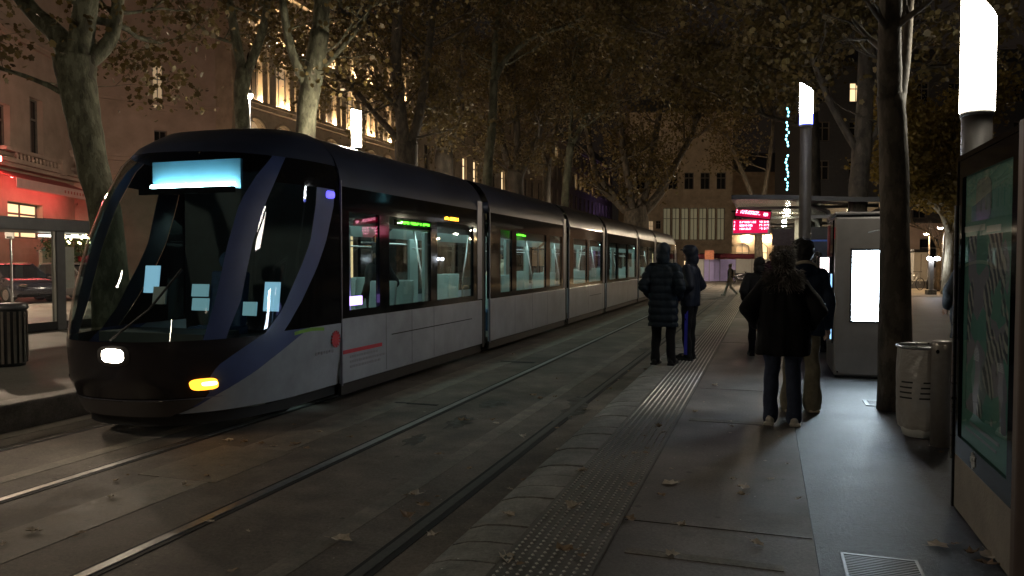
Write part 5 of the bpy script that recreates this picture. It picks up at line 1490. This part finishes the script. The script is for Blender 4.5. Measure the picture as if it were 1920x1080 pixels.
# street lamps; those of the far road and left shelter are added for light
lamp_post(1246, 63, 3.3, 'added street lamp hidden by the tail of the tram, lighting the far road', emat('added_lamp_road', (1, .82, .60), 2000), .6, (.30, .16, .1), 'added lamps of the far road')
lamp_post(1512, 54, 5.6, 'added street lamp lighting the far road, behind the shelter', emat('added_lamp_road', (1, .80, .56), 2600), .6, (.30, .16, .1), 'added lamps of the far road')
lamp_post(472, 30, 1.55 + 310 * 30 / FPX - .1, 'white street lamp shining beside the slender forked tree', emat('lamp_left_white', (1, .85, .66), 450), .05, (.16, .16, .16), 'street lamps of the far side')
lamp_post(0, 1, 6.0, 'added unseen street lamp lighting the far pavement by the left shelter', emat('added_lamp_far_side', (1, .76, .55), 2600), .9, (.30, .16, .08), 'street lamps of the far side', (-23.5, 17.5, 0))

# ------------------------------------------------------------------ far platform furniture
LX = -15.2
ya = at(-60, 606).y
sl = thing('bus_shelter', 'dark framed glass shelter across the tracks at the left edge', 'shelter', (0, 0, 0))
PL = Plane((LX, 8, 0), 0.0)
def py(x): return PL.px(x, 500)[0] + 8
y0_, y1_, y2_, y3_ = py(-120), py(103), py(119), py(215)
zt_ = PL.px(80, 409)[1]; zb_ = PL.px(80, 433)[1]
sl.location = (LX, y0_, 0)
ln_ = y3_ - y0_
MB().box(-1.5, .06, 0, ln_, zb_, zt_).build('roof', M['greymetal'], sl, bevel=.03)
for k, yy in enumerate((0, y1_ - y0_, y3_ - y0_ - .1)):
    MB().box(-.07, .07, yy, yy + (y2_ - y1_), 0, zb_).build('post', M['greymetal'], sl, bevel=.01)
    MB().box(-.03, .03, yy - .06, yy - .003, .1, zb_).build('mullion', M['palewall'], sl)
MB().box(-1.4, .05, -.0, ln_, .02, .20).build('base_rail', M['darkmetal'], sl)
for a, b_ in ((.3, y1_ - y0_ - .07), (y2_ - y0_ + .02, ln_ - .2)):
    MB().add([(0, a, .2), (0, b_, .2), (0, b_, zb_), (0, a, zb_)], [(0, 1, 2, 3)]).build('glass_panel', M['glass'], sl)
MB().box(-1.2, -.8, 1.0, y1_ - y0_ - .5, .42, .47).build('bench', M['palewall'], sl)
mb = MB(); mb.box(-.9, -.84, y2_ - y0_ + .5, ln_ - .4, .9, 1.9); mb.build('notice_board', M['palewall'], sl)
MB().box(-1.1, -1.02, y2_ - y0_ + .3, y2_ - y0_ + 1.6, zb_ - .09, zb_ - .04).build('strip_light', emat('strip_light', (1, .95, .82), 4), sl)
p = at(16, 685)
lb = thing('dustbin', 'dark ribbed dustbin standing at the left edge on the far platform', 'bin', p)
mb = MB(); mb.lathe([(.22, 0), (.23, .05), (.25, .82), (.25, .84)], 28); mb.build('body', M['darkmetal'], lb, True)
for k in range(20):
    a = 2 * math.pi * k / 20
    MB().obox((.25 * math.cos(a), .25 * math.sin(a), .43), (.008, .018, .38), a).build('slat', M['wframe'], lb)
MB().lathe([(.27, .84), (.275, .87), (.26, .92), (.18, .93)], 28).build('lid', M['greymetal'], lb, True)
p = Vector((*atd(20, 490, 25).xy, 0))
sg = thing('street_sign', 'small white square sign on a thin post seen through the left shelter', 'sign', (p.x, p.y, 0), YAW * .6)
w_ = (Vector((p.x, p.y, 0)) - CAM).dot(_F); zt_ = 1.55 + (490 - 431) * w_ / FPX; hh = 19 * w_ / FPX
MB().box(-.025, .025, .0, .05, 0, zt_ - .05).build('post', M['inox'], sg); MB().box(-hh * .5, hh * .5, -.03, -.002, zt_ - hh * .9, zt_).build('plate', M['hoard'], sg, bevel=.02)
for k in range(3): MB().box(-hh * .3 + k * hh * .2, -hh * .3 + k * hh * .2 + hh * .15, -.034, -.0305, zt_ - hh * .8, zt_ - hh * .66).build('symbol', M['black'], sg)

def car(label, loc, rz, paint, hatch=True, group='cars parked beyond the left shelter'):
    t = thing('parked_car', label, 'car', loc, rz, group)
    low = [(-2.05, .35), (-2.1, .6), (-2.02, .88), (-1.2, .95), (1.0, .95), (1.85, .80), (2.08, .6), (2.08, .35), (1.75, .22), (-1.75, .22)]
    mb = MB(); W = .86
    secs_ = [(-W, .93), (-W * .97, .985), (-W * .5, 1), (W * .5, 1), (W * .97, .985), (W, .93)]
    n = len(low); V = []; F = []
    for x, k in secs_:
        V += [(a * k, x, .22 + (z - .22) * (.9 + .1 * k)) for a, z in low]
    for i in range(len(secs_) - 1):
        for k in range(n): F.append((i * n + k, i * n + (k + 1) % n, (i + 1) * n + (k + 1) % n, (i + 1) * n + k))
    F += [tuple(range(n))[::-1], tuple((len(secs_) - 1) * n + k for k in range(n))]
    mb.add(V, F).build('body', paint, t, True, bevel=.02)
    gh = [(-1.75, .95), (-1.45, 1.40), (.25, 1.45), (1.05, .95)]
    mb = MB(); mb.prism(gh, lambda a, z: (a, -.80 + (z - .95) * .32, z), lambda a, z: (a, .80 - (z - .95) * .32, z)); mb.build('window_glass', M['pane'], t)
    mb = MB(); mb.prism([(-1.52, 1.40), (-1.3, 1.47), (.1, 1.50), (.38, 1.42)], lambda a, z: (a, -.66, z), lambda a, z: (a, .66, z)); mb.build('roof', paint, t, True, bevel=.03)
    for s in (1, -1):
        for a, b_ in (((-1.62, 1.0), (-1.40, 1.42)), ((-.35, .96), (-.35, 1.45)), ((1.02, .97), (.30, 1.44))):
            y = lambda z: s * (.81 - (z - .95) * .32)
            MB().tube([(a[0], y(a[1]), a[1]), (b_[0], y(b_[1]), b_[1])], .035, 6).build('pillar', paint, t)
        for x in (-1.3, 1.32):
            q = MB(); q.lathe([(.20, -.1), (.31, -.1), (.32, -.05), (.32, .06), (.30, .10), (.20, .10)], 22); q.v = [(x + a, s * .78 + c_, .32 + b_) for a, b_, c_ in q.v]
            wh = q.build('wheel', M['rubber'], t, True)
            q = MB(); q.lathe([(.20, -.06), (.20, .105), (.05, .12)], 16); q.v = [(x + a, s * .78 + s * c_, .32 + b_) for a, b_, c_ in q.v]; q.build('rim', M['inox'], wh)
        MB().ell((1.98, s * .62, .66), (.12, .17, .07)).build('headlight', M['glass'] if False else M['lensoff'], t, True)
        MB().ell((-2.04, s * .68, .72), (.06, .12, .09)).build('tail_light', M['red'], t, True)
        MB().ell((.78, s * .95, 1.02), (.06, .10, .07)).build('door_mirror', paint, t, True)
    return t
p = at(20, 566, 0); car('dark violet parked car seen through the glass of the left shelter', (p.x, p.y, 0), -YAW + R(8), M['carblack'])
p = atd(150, 490, 31); car('grey parked car half hidden behind the tram nose, right of the shelter post', (p.x, p.y, 0), -YAW + R(15), M['cargrey'])
# unseen column lamps added to light the near ground and the tree crowns
for (x, y, lab) in ((-10.0, 1.5, 'added unseen column lamp on the far platform left of the photographer'), (5.5, -7.0, 'added unseen column lamp behind the photographer on the near platform'), (-10.2, 27.0, 'added column lamp hidden behind the second section of the tram'), (-10.2, 43.0, 'added column lamp hidden behind the tail of the tram')):
    column_lamp(lab, 0, 0, 3.7 if y < 10 else 2.75, .85, .21, M['added_lamp_back'] if x > 0 else (M['lamp_left'] if y < 10 else M['added_lamp_far']), slope=.4, base=(x, y, 0))
